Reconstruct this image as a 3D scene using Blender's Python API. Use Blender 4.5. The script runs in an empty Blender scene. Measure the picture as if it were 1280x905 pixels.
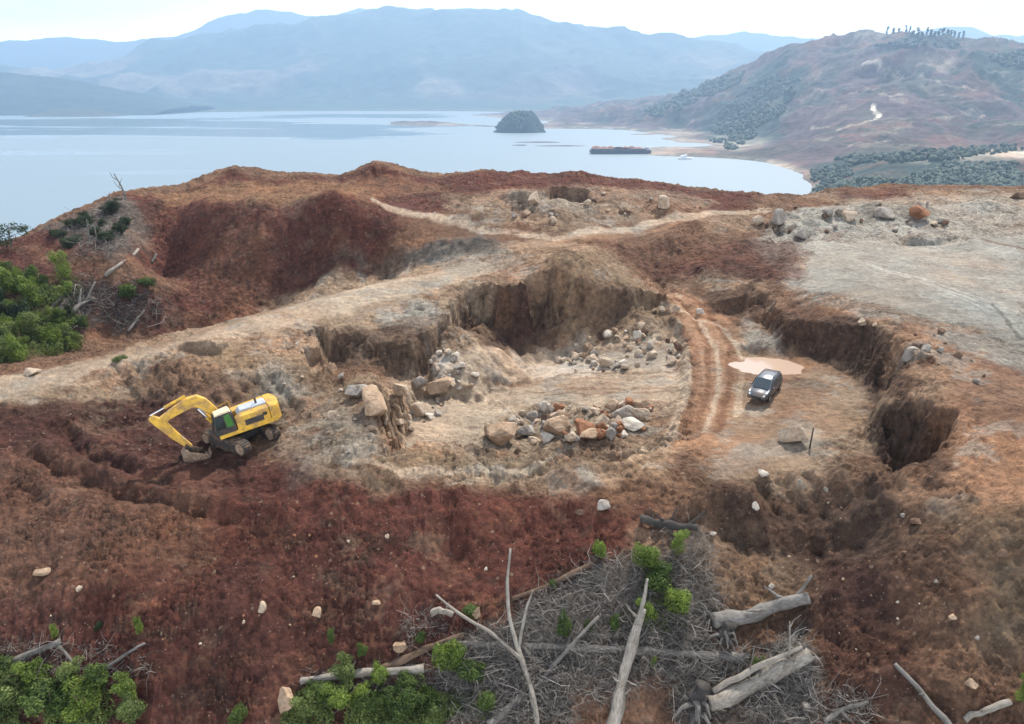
import bpy, bmesh, math, random
import numpy as np
from mathutils import Vector, Matrix, Euler

random.seed(7)
RNG = np.random.RandomState(11)
SC = bpy.context.scene
COL = SC.collection

# ------------------------------------------------------------------ camera
CAM_Z = 26.5
PITCH = math.radians(20.5)          # downwards
FPX = 900.0                         # focal length in photo pixels (photo 1280 x 905)
cam_data = bpy.data.cameras.new('camera')
cam = bpy.data.objects.new('camera', cam_data)
COL.objects.link(cam)
cam.location = (0, 0, CAM_Z)
cam.rotation_euler = (math.radians(90) - PITCH, 0, 0)
cam_data.sensor_width = 36.0
cam_data.lens = 36.0 * FPX / 1280.0
cam_data.clip_start = 0.5
cam_data.clip_end = 60000.0
SC.camera = cam

# ------------------------------------------------------------------ sky, sun, exposure
SUN_AZ = 24.0      # degrees to the right of straight ahead
SUN_EL = 50.0
world = bpy.data.worlds.new("World")
SC.world = world
world.use_nodes = True
wn = world.node_tree
wn.nodes.clear()
w_out = wn.nodes.new('ShaderNodeOutputWorld')
w_bg = wn.nodes.new('ShaderNodeBackground')
w_sky = wn.nodes.new('ShaderNodeTexSky')
w_sky.sky_type = 'NISHITA'
w_sky.sun_disc = False
w_sky.sun_elevation = math.radians(SUN_EL)
w_sky.sun_rotation = math.radians(SUN_AZ)
w_sky.air_density = 1.0
w_sky.dust_density = 3.0
w_sky.ozone_density = 1.0
# thin bright cloud veil over the whole sky
w_tc = wn.nodes.new('ShaderNodeTexCoord')
w_map = wn.nodes.new('ShaderNodeMapping')
w_map.inputs['Scale'].default_value = (1.6, 1.6, 7.0)
w_noise = wn.nodes.new('ShaderNodeTexNoise')
w_noise.inputs['Scale'].default_value = 1.7
w_noise.inputs['Detail'].default_value = 7.0
w_noise.inputs['Roughness'].default_value = 0.55
w_ramp = wn.nodes.new('ShaderNodeValToRGB')
w_ramp.color_ramp.elements[0].position = 0.33
w_ramp.color_ramp.elements[0].color = (0.52, 0.52, 0.52, 1)
w_ramp.color_ramp.elements[1].position = 0.62
w_ramp.color_ramp.elements[1].color = (0.95, 0.95, 0.95, 1)
w_mix = wn.nodes.new('ShaderNodeMixRGB')
# the veil is bright and white low over the bay and thinner overhead
w_sep = wn.nodes.new('ShaderNodeSeparateXYZ')
w_el = wn.nodes.new('ShaderNodeValToRGB')
w_el.color_ramp.elements[0].position = 0.0
w_el.color_ramp.elements[0].color = (1.9, 1.95, 2.0, 1)
w_e2 = w_el.color_ramp.elements.new(0.13); w_e2.color = (0.70, 0.72, 0.75, 1)
w_el.color_ramp.elements[-1].position = 0.45
w_el.color_ramp.elements[-1].color = (0.32, 0.335, 0.36, 1)
w_mul = wn.nodes.new('ShaderNodeMixRGB'); w_mul.blend_type = 'MULTIPLY'
w_mul.inputs['Fac'].default_value = 1.0
w_mul.inputs['Color2'].default_value = (20.0, 20.0, 20.0, 1)
wn.links.new(w_tc.outputs['Generated'], w_sep.inputs['Vector'])
wn.links.new(w_sep.outputs['Z'], w_el.inputs['Fac'])
wn.links.new(w_el.outputs['Color'], w_mul.inputs['Color1'])
wn.links.new(w_mul.outputs['Color'], w_mix.inputs['Color2'])
wn.links.new(w_tc.outputs['Generated'], w_map.inputs['Vector'])
wn.links.new(w_map.outputs['Vector'], w_noise.inputs['Vector'])
wn.links.new(w_noise.outputs['Fac'], w_ramp.inputs['Fac'])
wn.links.new(w_ramp.outputs['Color'], w_mix.inputs['Fac'])
wn.links.new(w_sky.outputs['Color'], w_mix.inputs['Color1'])
wn.links.new(w_mix.outputs['Color'], w_bg.inputs['Color'])
w_bg.inputs['Strength'].default_value = 0.09
wn.links.new(w_bg.outputs['Background'], w_out.inputs['Surface'])

sun_data = bpy.data.lights.new('sun', 'SUN')
sun_data.energy = 4.9
sun_data.angle = math.radians(1.5)
sun_data.color = (1.0, 0.95, 0.87)
sun = bpy.data.objects.new('sun', sun_data)
COL.objects.link(sun)
_az, _el = math.radians(SUN_AZ), math.radians(SUN_EL)
SUN_DIR = Vector((math.sin(_az) * math.cos(_el), math.cos(_az) * math.cos(_el), math.sin(_el)))
sun.rotation_euler = SUN_DIR.to_track_quat('Z', 'Y').to_euler()

SC.view_settings.view_transform = 'Standard'
SC.view_settings.look = 'None'
SC.view_settings.exposure = 0.7
SC.view_settings.gamma = 1.0
SC.view_settings.use_curve_mapping = False
SC.render.engine = 'CYCLES'
SC.cycles.use_denoising = True
SC.cycles.max_bounces = 4
SC.cycles.diffuse_bounces = 2
SC.cycles.glossy_bounces = 2
SC.cycles.transmission_bounces = 3
SC.cycles.transparent_max_bounces = 6
SC.cycles.volume_bounces = 1

# ------------------------------------------------------------------ pixel <-> place helpers
CP, SP = math.cos(PITCH), math.sin(PITCH)
def ray(px, py):
    dx, dy = (px - 640.0) / FPX, (452.5 - py) / FPX
    return dx, CP + dy * SP, -SP + dy * CP
def at_z(px, py, z):
    """point of the horizontal plane z that the photo shows at this pixel"""
    a, b, c = ray(px, py)
    t = (z - CAM_Z) / c
    return (a * t, b * t, z)
def at_d(px, py, d):
    a, b, c = ray(px, py)
    t = d / b
    return (a * t, d, CAM_Z + c * t)

# ------------------------------------------------------------------ noise
_T = np.random.RandomState(3).rand(512, 512).astype(np.float32) * 2 - 1
def vnoise(x, y, seed=0):
    x = np.asarray(x, np.float64) + seed * 37.31
    y = np.asarray(y, np.float64) + seed * 91.77
    xi = np.floor(x); yi = np.floor(y)
    fx = (x - xi); fy = (y - yi)
    fx = fx * fx * fx * (fx * (fx * 6 - 15) + 10); fy = fy * fy * fy * (fy * (fy * 6 - 15) + 10)
    xi = xi.astype(np.int64) & 511; yi = yi.astype(np.int64) & 511
    x1 = (xi + 1) & 511; y1 = (yi + 1) & 511
    return (_T[yi, xi] * (1 - fx) + _T[yi, x1] * fx) * (1 - fy) + (_T[y1, xi] * (1 - fx) + _T[y1, x1] * fx) * fy
def fbm(x, y, octaves=4, seed=0, gain=0.5):
    s = 0.0; a = 1.0; n = 0.0
    c, q = math.cos(0.6), math.sin(0.6)
    for k in range(octaves):
        s = s + a * vnoise(x, y, seed + k); n += a; a *= gain
        x, y = 2.03 * (c * x - q * y), 2.03 * (q * x + c * y)
    return s / n
def ridged(x, y, octaves=4, seed=0, gain=0.5):
    s = 0.0; a = 1.0; n = 0.0
    c, q = math.cos(0.6), math.sin(0.6)
    for k in range(octaves):
        s = s + a * (1 - 2 * np.abs(vnoise(x, y, seed + k))); n += a; a *= gain
        x, y = 2.03 * (c * x - q * y), 2.03 * (q * x + c * y)
    return s / n
def sstep(a, b, v):
    t = np.clip((v - a) / (b - a), 0, 1)
    return t * t * (3 - 2 * t)
def poly_sd(P, x, y):
    """signed distance to a plan polygon, positive inside"""
    P = np.asarray(P, float)[:, :2]
    d2 = np.full(x.shape, 1e18); ins = np.zeros(x.shape, bool)
    for i in range(len(P)):
        ax, ay = P[i]; bx, by = P[(i + 1) % len(P)]
        ex, ey = bx - ax, by - ay
        t = np.clip(((x - ax) * ex + (y - ay) * ey) / (ex * ex + ey * ey + 1e-12), 0, 1)
        d2 = np.minimum(d2, (x - ax - t * ex) ** 2 + (y - ay - t * ey) ** 2)
        c = ((ay > y) != (by > y)) & (x < ex * (y - ay) / (ey if abs(ey) > 1e-9 else 1e-9) + ax)
        ins ^= c
    return np.where(ins, 1, -1) * np.sqrt(d2)
def line_sd(P, x, y):
    """distance to a plan polyline, side sign, and height interpolated along it"""
    P = np.asarray(P, float)
    d2 = np.full(x.shape, 1e18); side = np.zeros(x.shape); zz = np.zeros(x.shape); ss = np.zeros(x.shape); s0 = 0.0
    for i in range(len(P) - 1):
        ax, ay = P[i, :2]; bx, by = P[i + 1, :2]
        ex, ey = bx - ax, by - ay
        L = math.hypot(ex, ey) + 1e-9
        t = np.clip(((x - ax) * ex + (y - ay) * ey) / L ** 2, 0, 1)
        dd = (x - ax - t * ex) ** 2 + (y - ay - t * ey) ** 2
        m = dd < d2
        d2 = np.where(m, dd, d2)
        side = np.where(m, np.sign(ex * (y - ay) - ey * (x - ax)), side)
        if P.shape[1] > 2: zz = np.where(m, P[i, 2] * (1 - t) + P[i + 1, 2] * t, zz)
        ss = np.where(m, s0 + t * L, ss)
        s0 += L
    return np.sqrt(d2), side, zz, ss
class TPS:
    def __init__(self, pts, smooth=0.0):
        p = np.asarray(pts, float)
        self.c = p[:, :2].copy(); self.s = np.abs(self.c).max(); c = self.c / self.s
        n = len(p)
        r2 = ((c[:, None] - c[None]) ** 2).sum(-1)
        K = 0.5 * r2 * np.log(r2 + 1e-12) + np.eye(n) * smooth
        A = np.zeros((n + 3, n + 3)); A[:n, :n] = K
        A[:n, n] = 1; A[:n, n + 1:] = c; A[n, :n] = 1; A[n + 1:, :n] = c.T
        self.w = np.linalg.solve(A, np.concatenate([p[:, 2], np.zeros(3)])); self.n = n
    def __call__(self, x, y):
        sh = x.shape; x = x.ravel() / self.s; y = y.ravel() / self.s
        c = self.c / self.s
        out = self.w[self.n] + self.w[self.n + 1] * x + self.w[self.n + 2] * y
        for i in range(self.n):
            r2 = (x - c[i, 0]) ** 2 + (y - c[i, 1]) ** 2
            out += self.w[i] * 0.5 * r2 * np.log(r2 + 1e-12)
        return out.reshape(sh)

class Sheet:
    """a height field on a grid that widens with distance, so that its cells stay even in size for their distance"""
    def __init__(self, u0, u1, nu, y0, y1, ny, yoff=0.0):
        self.u0, self.u1, self.nu, self.ny, self.yoff = u0, u1, nu, ny, yoff
        self.l0, self.l1 = math.log(y0 + yoff), math.log(y1 + yoff)
        u = np.linspace(u0, u1, nu); yy = np.exp(np.linspace(self.l0, self.l1, ny)) - yoff
        self.Y = np.repeat(yy[:, None], nu, 1)
        self.X = u[None, :] * (self.Y + yoff)
        self.Z = np.zeros_like(self.X)
    def box(self, P, pad):
        """rows and columns that can lie within pad of the plan points P"""
        P = np.asarray(P, float)
        y0, y1 = P[:, 1].min() - pad, P[:, 1].max() + pad
        x0, x1 = P[:, 0].min() - pad, P[:, 0].max() + pad
        rows = np.where((self.Y[:, 0] >= y0) & (self.Y[:, 0] <= y1))[0]
        if len(rows) == 0: return None
        r0, r1 = rows[0], rows[-1] + 1
        m = ((self.X[r0:r1] >= x0) & (self.X[r0:r1] <= x1)).any(0)
        cols = np.where(m)[0]
        if len(cols) == 0: return None
        return slice(r0, r1), slice(cols[0], cols[-1] + 1)
    def z(self, x, y):
        x = np.asarray(x, float); y = np.asarray(y, float)
        j = (np.log(np.maximum(y + self.yoff, 1e-3)) - self.l0) / (self.l1 - self.l0) * (self.ny - 1)
        i = (x / np.maximum(y + self.yoff, 1e-3) - self.u0) / (self.u1 - self.u0) * (self.nu - 1)
        i = np.clip(i, 0, self.nu - 1.001); j = np.clip(j, 0, self.ny - 1.001)
        i0 = i.astype(int); j0 = j.astype(int); fi = i - i0; fj = j - j0
        Z = self.Z
        return (Z[j0, i0] * (1 - fi) + Z[j0, i0 + 1] * fi) * (1 - fj) + (Z[j0 + 1, i0] * (1 - fi) + Z[j0 + 1, i0 + 1] * fi) * fj
    def hit(self, px, py):
        """where the sight line through a photo pixel first meets this ground"""
        a, b, c = ray(px, py)
        y = np.exp(np.linspace(self.l0, self.l1, 4000)) - self.yoff
        t = y / b
        zr = CAM_Z + c * t
        below = zr < self.z(a * t, y)
        if not below.any():
            k = int(np.argmin(zr - self.z(a * t, y)))
        else:
            k = int(np.argmax(below))
        return (a * t[k], y[k], float(self.z(a * t[k], y[k])))
    def hits(self, pts):
        return [self.hit(p[0], p[1]) if len(p) == 2 else at_z(*p) for p in pts]
    def build(self, name, mat, colour=None, extra=None):
        nu, ny = self.nu, self.ny
        co = np.stack([self.X, self.Y, self.Z], -1).reshape(-1, 3).astype(np.float32)
        idx = np.arange(nu * ny).reshape(ny, nu)
        f = np.stack([idx[:-1, :-1], idx[:-1, 1:], idx[1:, 1:], idx[1:, :-1]], -1).reshape(-1, 4)
        ob = mesh_np(name, co, f, mat)
        me = ob.data
        me.polygons.foreach_set('use_smooth', np.ones(len(me.polygons), bool))
        if colour is not None:
            at = me.color_attributes.new('soil', 'FLOAT_COLOR', 'POINT')
            c4 = np.ones((nu * ny, 4), np.float32); c4[:, :3] = colour.reshape(-1, 3)
            at.data.foreach_set('color', c4.ravel())
        for k, v in (extra or {}).items():
            at = me.attributes.new(k, 'FLOAT', 'POINT')
            at.data.foreach_set('value', v.astype(np.float32).ravel())
        me.update()
        return ob
def mesh_np(name, co, faces, mat=None, mats=None, midx=None):
    """link a mesh from numpy vertices and an (n,3) or (n,4) face array"""
    me = bpy.data.meshes.new(name)
    co = np.asarray(co, np.float32); faces = np.asarray(faces, np.int32)
    k = faces.shape[1]
    me.vertices.add(len(co)); me.vertices.foreach_set('co', co.ravel())
    me.loops.add(faces.size); me.loops.foreach_set('vertex_index', faces.ravel())
    me.polygons.add(len(faces))
    me.polygons.foreach_set('loop_start', np.arange(0, faces.size, k, dtype=np.int32))
    me.polygons.foreach_set('loop_total', np.full(len(faces), k, np.int32))
    for m in (mats or ([mat] if mat else [])): me.materials.append(m)
    if midx is not None: me.polygons.foreach_set('material_index', np.asarray(midx, np.int32))
    me.update(calc_edges=True); me.validate()
    ob = bpy.data.objects.new(name, me); COL.objects.link(ob)
    return ob
def tag(o, label=None, cat=None, group=None, kind=None):
    if label: o['label'] = label
    if cat: o['category'] = cat
    if group: o['group'] = group
    if kind: o['kind'] = kind
    return o
# ------------------------------------------------------------------ materials
def new_mat(name):
    m = bpy.data.materials.new(name); m.use_nodes = True
    nt = m.node_tree; nt.nodes.clear()
    out = nt.nodes.new('ShaderNodeOutputMaterial'); b = nt.nodes.new('ShaderNodeBsdfPrincipled')
    nt.links.new(b.outputs['BSDF'], out.inputs['Surface'])
    return m, nt, b
def N(nt, kind, **kw):
    n = nt.nodes.new(kind)
    for k, v in kw.items():
        if k in n.inputs: n.inputs[k].default_value = v
        else: setattr(n, k, v)
    return n
def noise(nt, vec, scale, detail=4, rough=0.55):
    n = N(nt, 'ShaderNodeTexNoise', Scale=scale, Detail=detail, Roughness=rough)
    nt.links.new(vec, n.inputs['Vector']); return n.outputs['Fac']
def ramp(nt, fac, stops):
    r = nt.nodes.new('ShaderNodeValToRGB'); e = r.color_ramp.elements
    while len(e) < len(stops): e.new(0.5)
    for k, (p, c) in enumerate(stops):
        e[k].position = p; e[k].color = (*c, 1) if len(c) == 3 else c
    nt.links.new(fac, r.inputs['Fac']); return r.outputs['Color']
def mixc(nt, a, b, fac, mode='MIX'):
    n = nt.nodes.new('ShaderNodeMixRGB'); n.blend_type = mode
    for s, v in (('Color1', a), ('Color2', b), ('Fac', fac)):
        if isinstance(v, (tuple, list)): n.inputs[s].default_value = (*v, 1)[:4]
        elif isinstance(v, (int, float)): n.inputs[s].default_value = v
        else: nt.links.new(v, n.inputs[s])
    return n.outputs['Color']
def mth(nt, op, a, b=0.0, clamp=False):
    n = nt.nodes.new('ShaderNodeMath'); n.operation = op; n.use_clamp = clamp
    for i, v in enumerate((a, b)):
        if isinstance(v, (int, float)): n.inputs[i].default_value = v
        else: nt.links.new(v, n.inputs[i])
    return n.outputs['Value']
def bump(nt, b, h, dist, strength=1.0):
    n = N(nt, 'ShaderNodeBump', Distance=dist, Strength=strength)
    nt.links.new(h, n.inputs['Height']); nt.links.new(n.outputs['Normal'], b.inputs['Normal'])

def soil_material():
    m, nt, b = new_mat('soil')
    g = N(nt, 'ShaderNodeNewGeometry').outputs['Position']
    col = N(nt, 'ShaderNodeAttribute', attribute_name='soil').outputs['Color']
    rub = N(nt, 'ShaderNodeAttribute', attribute_name='rubble').outputs['Fac']
    n1 = noise(nt, g, 0.35, 6, 0.62); n2 = noise(nt, g, 1.7, 6, 0.65); n3 = noise(nt, g, 6.0, 9, 0.82)
    v = mth(nt, 'ADD', mth(nt, 'MULTIPLY', n1, 0.5), mth(nt, 'ADD', mth(nt, 'MULTIPLY', n2, 0.7), mth(nt, 'MULTIPLY', n3, 0.6)))
    k = ramp(nt, mth(nt, 'MULTIPLY', v, 0.555), [(0.37, (0.36, 0.32, 0.30)), (0.5, (1.0, 1.0, 1.0)), (0.63, (1.8, 1.74, 1.64))])
    c = mixc(nt, col, k, mth(nt, 'ADD', .55, mth(nt, 'MULTIPLY', rub, .45)), 'MULTIPLY')
    # loose stones and clods lying in the soil
    for scale, lo, tone in ((2.2, 0.88, (0.36, 0.27, 0.19)), (5.5, 0.80, (0.38, 0.29, 0.21)), (4.1, 0.80, (0.10, 0.062, 0.045))):
        vo = N(nt, 'ShaderNodeTexVoronoi', Scale=scale, Randomness=1.0)
        nt.links.new(g, vo.inputs['Vector'])
        sep = N(nt, 'ShaderNodeSeparateColor'); nt.links.new(vo.outputs['Color'], sep.inputs['Color'])
        pick = mth(nt, 'GREATER_THAN', sep.outputs['Red'], lo)
        spot = mth(nt, 'LESS_THAN', vo.outputs['Distance'], mth(nt, 'MULTIPLY', sep.outputs['Green'], 0.34))
        f = mth(nt, 'MULTIPLY', mth(nt, 'MULTIPLY', pick, spot), mth(nt, 'ADD', mth(nt, 'MULTIPLY', rub, 0.75), 0.12))
        c = mixc(nt, c, mixc(nt, col, tone, 0.5), f)
    # patches of darker, damper and of paler, drier soil with ragged edges
    da = ramp(nt, noise(nt, g, 0.55, 9, 0.7), [(0.54, (0, 0, 0)), (0.60, (1, 1, 1))])
    c = mixc(nt, c, mixc(nt, c, (0.50, 0.43, 0.40), 1.0, 'MULTIPLY'), mth(nt, 'MULTIPLY', da, mth(nt, 'ADD', 0.15, mth(nt, 'MULTIPLY', rub, 0.45))))
    db = ramp(nt, noise(nt, g, 1.15, 9, 0.72), [(0.55, (0, 0, 0)), (0.61, (1, 1, 1))])
    c = mixc(nt, c, mixc(nt, c, (1.42, 1.36, 1.28), 1.0, 'MULTIPLY'), mth(nt, 'MULTIPLY', db, 0.6))
    nt.links.new(c, b.inputs['Base Color'])
    b.inputs['Roughness'].default_value = 0.95
    b.inputs['Specular IOR Level'].default_value = 0.15
    vb = N(nt, 'ShaderNodeTexVoronoi', Scale=1.6); nt.links.new(g, vb.inputs['Vector'])
    h = mth(nt, 'ADD', mth(nt, 'MULTIPLY', n2, 0.8), mth(nt, 'ADD', mth(nt, 'MULTIPLY', n3, 0.35), mth(nt, 'MULTIPLY', vb.outputs['Distance'], mth(nt, 'MULTIPLY', rub, -0.35))))
    bump(nt, b, h, 0.7, 1.0)
    return m
M_SOIL = soil_material()
# ------------------------------------------------------------------ the quarry ground (one sheet, down to below the water all round)
SEA_Z = -95.0
ctrl = [  # photo pixel + level of the ground there
    # flat working level with the car
    (955,490,0),(900,470,0),(1000,530,0),(930,560,0),(870,540,-.2),(860,450,.2),(850,400,.9),(822,362,1.7),
    # rim in front of the quarry and the red slope below it
    (480,602,0),(560,606,-.2),(640,604,-.5),(720,606,-.5),(800,610,-.5),(880,600,-.4),(380,592,0),(430,520,.8),(400,560,.3),
    (640,905,-8.4),(640,760,-4.6),(640,680,-2.6),(480,690,-2.8),(480,780,-5.4),(480,905,-9),(350,640,-1.6),
    (800,690,-2.5),(800,790,-5.2),(800,905,-8.2),(960,905,-7.6),(960,780,-5),(950,690,-2.6),(900,640,-1.2),
    (1120,905,-6.4),(1280,905,-5),(1100,780,-3.6),(1250,770,-1.6),(1050,680,-2.2),(1030,620,-.6),(1180,680,.6),(1280,660,2.2),
    (0,905,-9.6),(180,905,-9.6),(0,780,-5.8),(180,780,-5.6),(300,760,-5.),(0,680,-3.2),(170,680,-3),(0,600,-1.6),(150,620,-1.8),(60,540,-.6),(230,560,-1),(290,545,-.9),(320,590,-1.1),(180,500,-.3),(330,525,-.5),
    # pale track along the left
    (0,492,1),(0,470,1.2),(80,468,1.4),(200,440,2.1),(300,405,2.9),(400,375,3.6),(500,350,4.3),(600,330,5),(250,470,1.2),(350,470,1.4),(340,430,2.4),(430,440,1.6),(440,398,3),(520,400,3),(560,380,3.5),(600,356,4.7),
    # behind the track the ground drops and climbs again to the upper bench
    (40,452,-1.5),(150,405,-3.6),(250,385,-2.6),(330,385,-2.6),(200,345,0),(400,352,.5),(460,335,1.8),(520,320,4.0),
    (70,380,0),(30,335,3.4),(0,318,4),(150,332,3.6),(100,305,5.6),(60,290,6.4),(150,246,10),(150,290,7),(200,300,4.5),
    (330,320,3.6),(400,305,5),(200,252,9.5),(330,257,10.2),(450,265,9.5),(500,278,7.9),(400,258,10.4),(400,248,10.8),(450,248,10.2),(400,236,11.2),(360,240,11.1),(450,238,10.9),(250,257,9.7),(250,246,10),(200,244,9.9),(300,248,10.3),(300,236,10.8),(250,320,3.0),(430,300,5.8),
    (330,236,10.6),(200,236,10.6),(250,229,11.2),(290,213,13),(360,220,12.2),(440,226,11.6),(470,210,13.6),(540,221,12),(600,217,12.6),(660,219,12.3),(700,217,12.6),(760,223,12),(850,233,10.6),(900,240,9.8),(950,244,9.3),
    (1000,245,9.2),(1050,236,10),(1150,240,9.8),(1220,238,9.9),(1280,232,10.2),
    # middle distance
    (480,254,9.6),(550,275,8.2),(620,291,7.4),(700,301,6.9),(800,285,7.6),(900,267,8.6),(640,262,9.8),(720,250,10.4),(820,258,9.4),(880,300,6.6),(950,330,5.2),(880,340,4.2),(1000,368,4.4),(945,355,3.9),(890,362,2.9),
    (690,340,5.6),(740,345,5.2),(800,362,3.4),(760,318,5.8),
    # grey bench and the orange shoulder on the right
    (1150,300,7),(1050,300,6.9),(1280,300,7.2),(1150,370,5.2),(1280,432,4.2),(1060,385,4.8),(1130,430,4.5),(1200,480,4.5),(1150,480,4.3),(1250,560,3.8),(1220,620,2.2),(1180,545,3.4),(1110,520,2.6),(1280,500,4.3),
]
pts = [at_z(*c) for c in ctrl]
pts += [(-30, 20, -13), (0, 18, -15), (30, 18, -12), (-60, 40, -6), (-75, 62, 0), (-95, 80, -2), (-120, 100, -3), (60, 30, -3), (70, 50, 4), (90, 70, 5), (120, 100, 7), (150, 130, 9),
        (-70, 150, 12), (0, 150, 12), (60, 150, 10.5), (120, 150, 9.5), (-130, 128, 5)]
base = TPS(pts, 1e-5)
G = Sheet(-1.06, 1.04, 1150, 20.0, 330.0, 1420)
X, Y = G.X, G.Y
Z = np.clip(base(X, Y), -22, 17)

def on(P, pad): return G.box(P, pad)
def carve(P, floor, w, warp=0.7, ws=0.35, seed=5):
    """dig the plan polygon P down to the level floor, its sides w metres wide"""
    P = [at_z(*p) for p in P]; b = on(P, 6)
    if b is None: return
    x, y = X[b], Y[b]
    sd = poly_sd(P, x, y) + 1.25 * warp * (fbm(x * ws, y * ws, 4, seed) + 0.45 * fbm(x * 1.1, y * 1.1, 3, seed + 3))
    # sides stand steep in places and have slumped to a slope in others
    n1 = fbm(x * .21, y * .21, 3, seed + 21)
    wv = w * (1 + 2.6 * sstep(-.05, .45, n1))
    t = np.clip((sd + wv * .75) / wv, 0, 1)
    t = np.where(t < .35, t * t * (1 / .35) * .9, .315 + (t - .35) / .65 * .685)
    lump = 4 * t * (1 - t)
    t = np.clip(t + lump * (.30 * fbm(x * 1.1, y * 1.1, 4, seed + 23) + .22 * ridged(x * 2.3, y * 2.3, 2, seed + 25)), 0, 1)
    fl = floor(x, y) if callable(floor) else floor
    Z[b] = Z[b] * (1 - t) + np.minimum(Z[b], fl + 0.15 * fbm(x * .9, y * .9, 3, seed + 9)) * t
def heap(px, py, z, h, rx, ry=None, rot=0.0, pw=1.0, seed=1, rough=0.35, at=None):
    """a mound h high whose foot stands at the pixel"""
    c = at or at_z(px, py, z); ry = ry or rx; R = max(rx, ry) * 2.4
    b = on([c], R)
    if b is None: return
    x, y = X[b] - c[0], Y[b] - c[1]
    q, s = math.cos(rot), math.sin(rot)
    u, v = (x * q + y * s) / rx, (-x * s + y * q) / ry
    r = np.sqrt(u * u + v * v) * (1 + rough * fbm(X[b] * 1.1 / max(rx, 1), Y[b] * 1.1 / max(rx, 1), 3, seed))
    Z[b] += h * np.clip(1 - r, 0, 1) ** pw if pw > 1.5 else h * np.exp(-1.6 * r * r)
def talus(px, py, z, slope, R, seed=2):
    """a cone of fallen soil leaning on a wall: apex at the pixel and level"""
    c = at_z(px, py, z); b = on([c], R)
    if b is None: return
    x, y = X[b], Y[b]
    r = np.hypot(x - c[0], y - c[1]) * (1 + 0.25 * fbm(x * .5, y * .5, 3, seed))
    Z[b] = np.maximum(Z[b], np.where(r < R, z - r * slope + 0.2 * fbm(x * 1.5, y * 1.5, 3, seed), -99))
def berm(P, h, w, gro=0.0, gw=1.0, seed=4):
    """a ridge (h > 0) or rut (h < 0) along a line, with a groove on its near side"""
    P = [at_z(*p) for p in P]; b = on(P, 5)
    if b is None: return
    x, y = X[b], Y[b]
    wx, wy = x + .5 * fbm(x * .5, y * .5, 3, seed), y + .5 * fbm(x * .5, y * .5, 3, seed + 7)
    d, side, _, s = line_sd(P, wx, wy)
    L = s.max() + 1e-6
    fade = sstep(0, .12, s / L) * sstep(0, .12, 1 - s / L)
    var = 0.75 + 0.5 * fbm(x * .6, y * .6, 2, seed + 2)
    Z[b] += h * np.exp(-(d / w) ** 2) * fade * var
    if gro: 
        off = d * side
        Z[b] -= gro * np.exp(-((off + w * 1.6) / gw) ** 2) * fade * var

# main quarry pit, deepest on the left
pit_floor = lambda x, y: -3.0 + 2.0 * np.clip((x - 2) / 14, 0, 1)
carve([(487,560,-2.9),(500,528,-3),(520,500,-3),(548,480,-3),(570,458,-3),(600,442,-3),(650,437,-2.8),(700,433,-2.6),(760,428,-2),(812,412,-1.4),(846,420,-.6),(858,460,-.4),(852,515,-.5),(836,548,-.7),(800,563,-1.1),(740,574,-1.1),(640,578,-.9),(560,574,-.7),(510,572,-.6)], pit_floor, 1.3, 0.9)
# hollow dug into the track on the left of it
carve([(398,432,.6),(430,446,.3),(480,456,0),(522,470,-.6),(548,474,-1.5),(560,500,-2.6),(515,525,-2.4),(492,505,-.8),(470,482,.1),(430,474,.4),(408,458,.6)], lambda x, y: -0.2 - 1.8 * np.clip((x + 14) / 6, 0, 1), 1.0, 0.7)
carve([(380,462,1),(402,474,.6),(412,470,.5),(400,450,.9),(384,448,1.2)], 0.4, 0.7, 0.3)
# the wall at the back of the pit: cone above, fallen soil at its foot
heap(712, 345, 5.2, 2.6, 6.5, 4.5, 0.2, seed=8)
talus(566, 408, 2.3, 0.62, 11, 3)
talus(778, 366, 3.2, 0.8, 10, 4)
talus(730, 372, 2.0, 0.85, 8, 5)
talus(835, 395, .9, 0.6, 8, 6)
talus(800, 384, 2.2, 0.7, 9, 14)
talus(727, 347, 5.0, 0.82, 12, 15)
talus(645, 396, .9, 0.55, 9, 16)
talus(600, 412, .6, 0.55, 8, 17)
talus(455, 436, 1.2, 0.55, 7, 18)
talus(650, 425, -1.9, 0.55, 4, 7)
carve([(796,386,1.2),(812,398,1.0),(838,398,1.0),(842,388,1.4),(820,372,2),(800,372,2)], 0.6, 0.8, 0.4)
# level with the car, cut back into the orange shoulder
terr = lambda x, y: 0.0 + 0.055 * np.clip(y - 66, 0, 40)
carve([(842,392,1.3),(880,388,1.5),(920,392,1.2),(950,397,.9),(966,415,.5),(974,438,0),(1010,442,0),(1046,457,0),(1090,488,0),(1126,494,0),(1128,506,0),(1096,522,0),(1084,545,-.3),(1096,572,-.5),(1120,586,-.8),(1150,592,-.8),(1165,594,-.8),(1140,612,-.5),(1080,612,-.3),(1000,600,0),(900,560,0),(862,470,0),(846,420,.6)], terr, 1.2, 0.8)
carve([(1104,562,-.5),(1124,584,-1),(1150,594,-1.2),(1168,592,-1.2),(1160,602,-1),(1120,606,-.8)], -1.0, 1.6, 0.5)
carve([(1096,538,1.5),(1120,524,2.2),(1146,536,2),(1138,562,.8),(1108,562,.5)], 0.7, 1.6, .8)
talus(950, 382, 2.5, 0.62, 7, 9)
talus(1040, 430, 1.6, 0.7, 6, 10)
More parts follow.
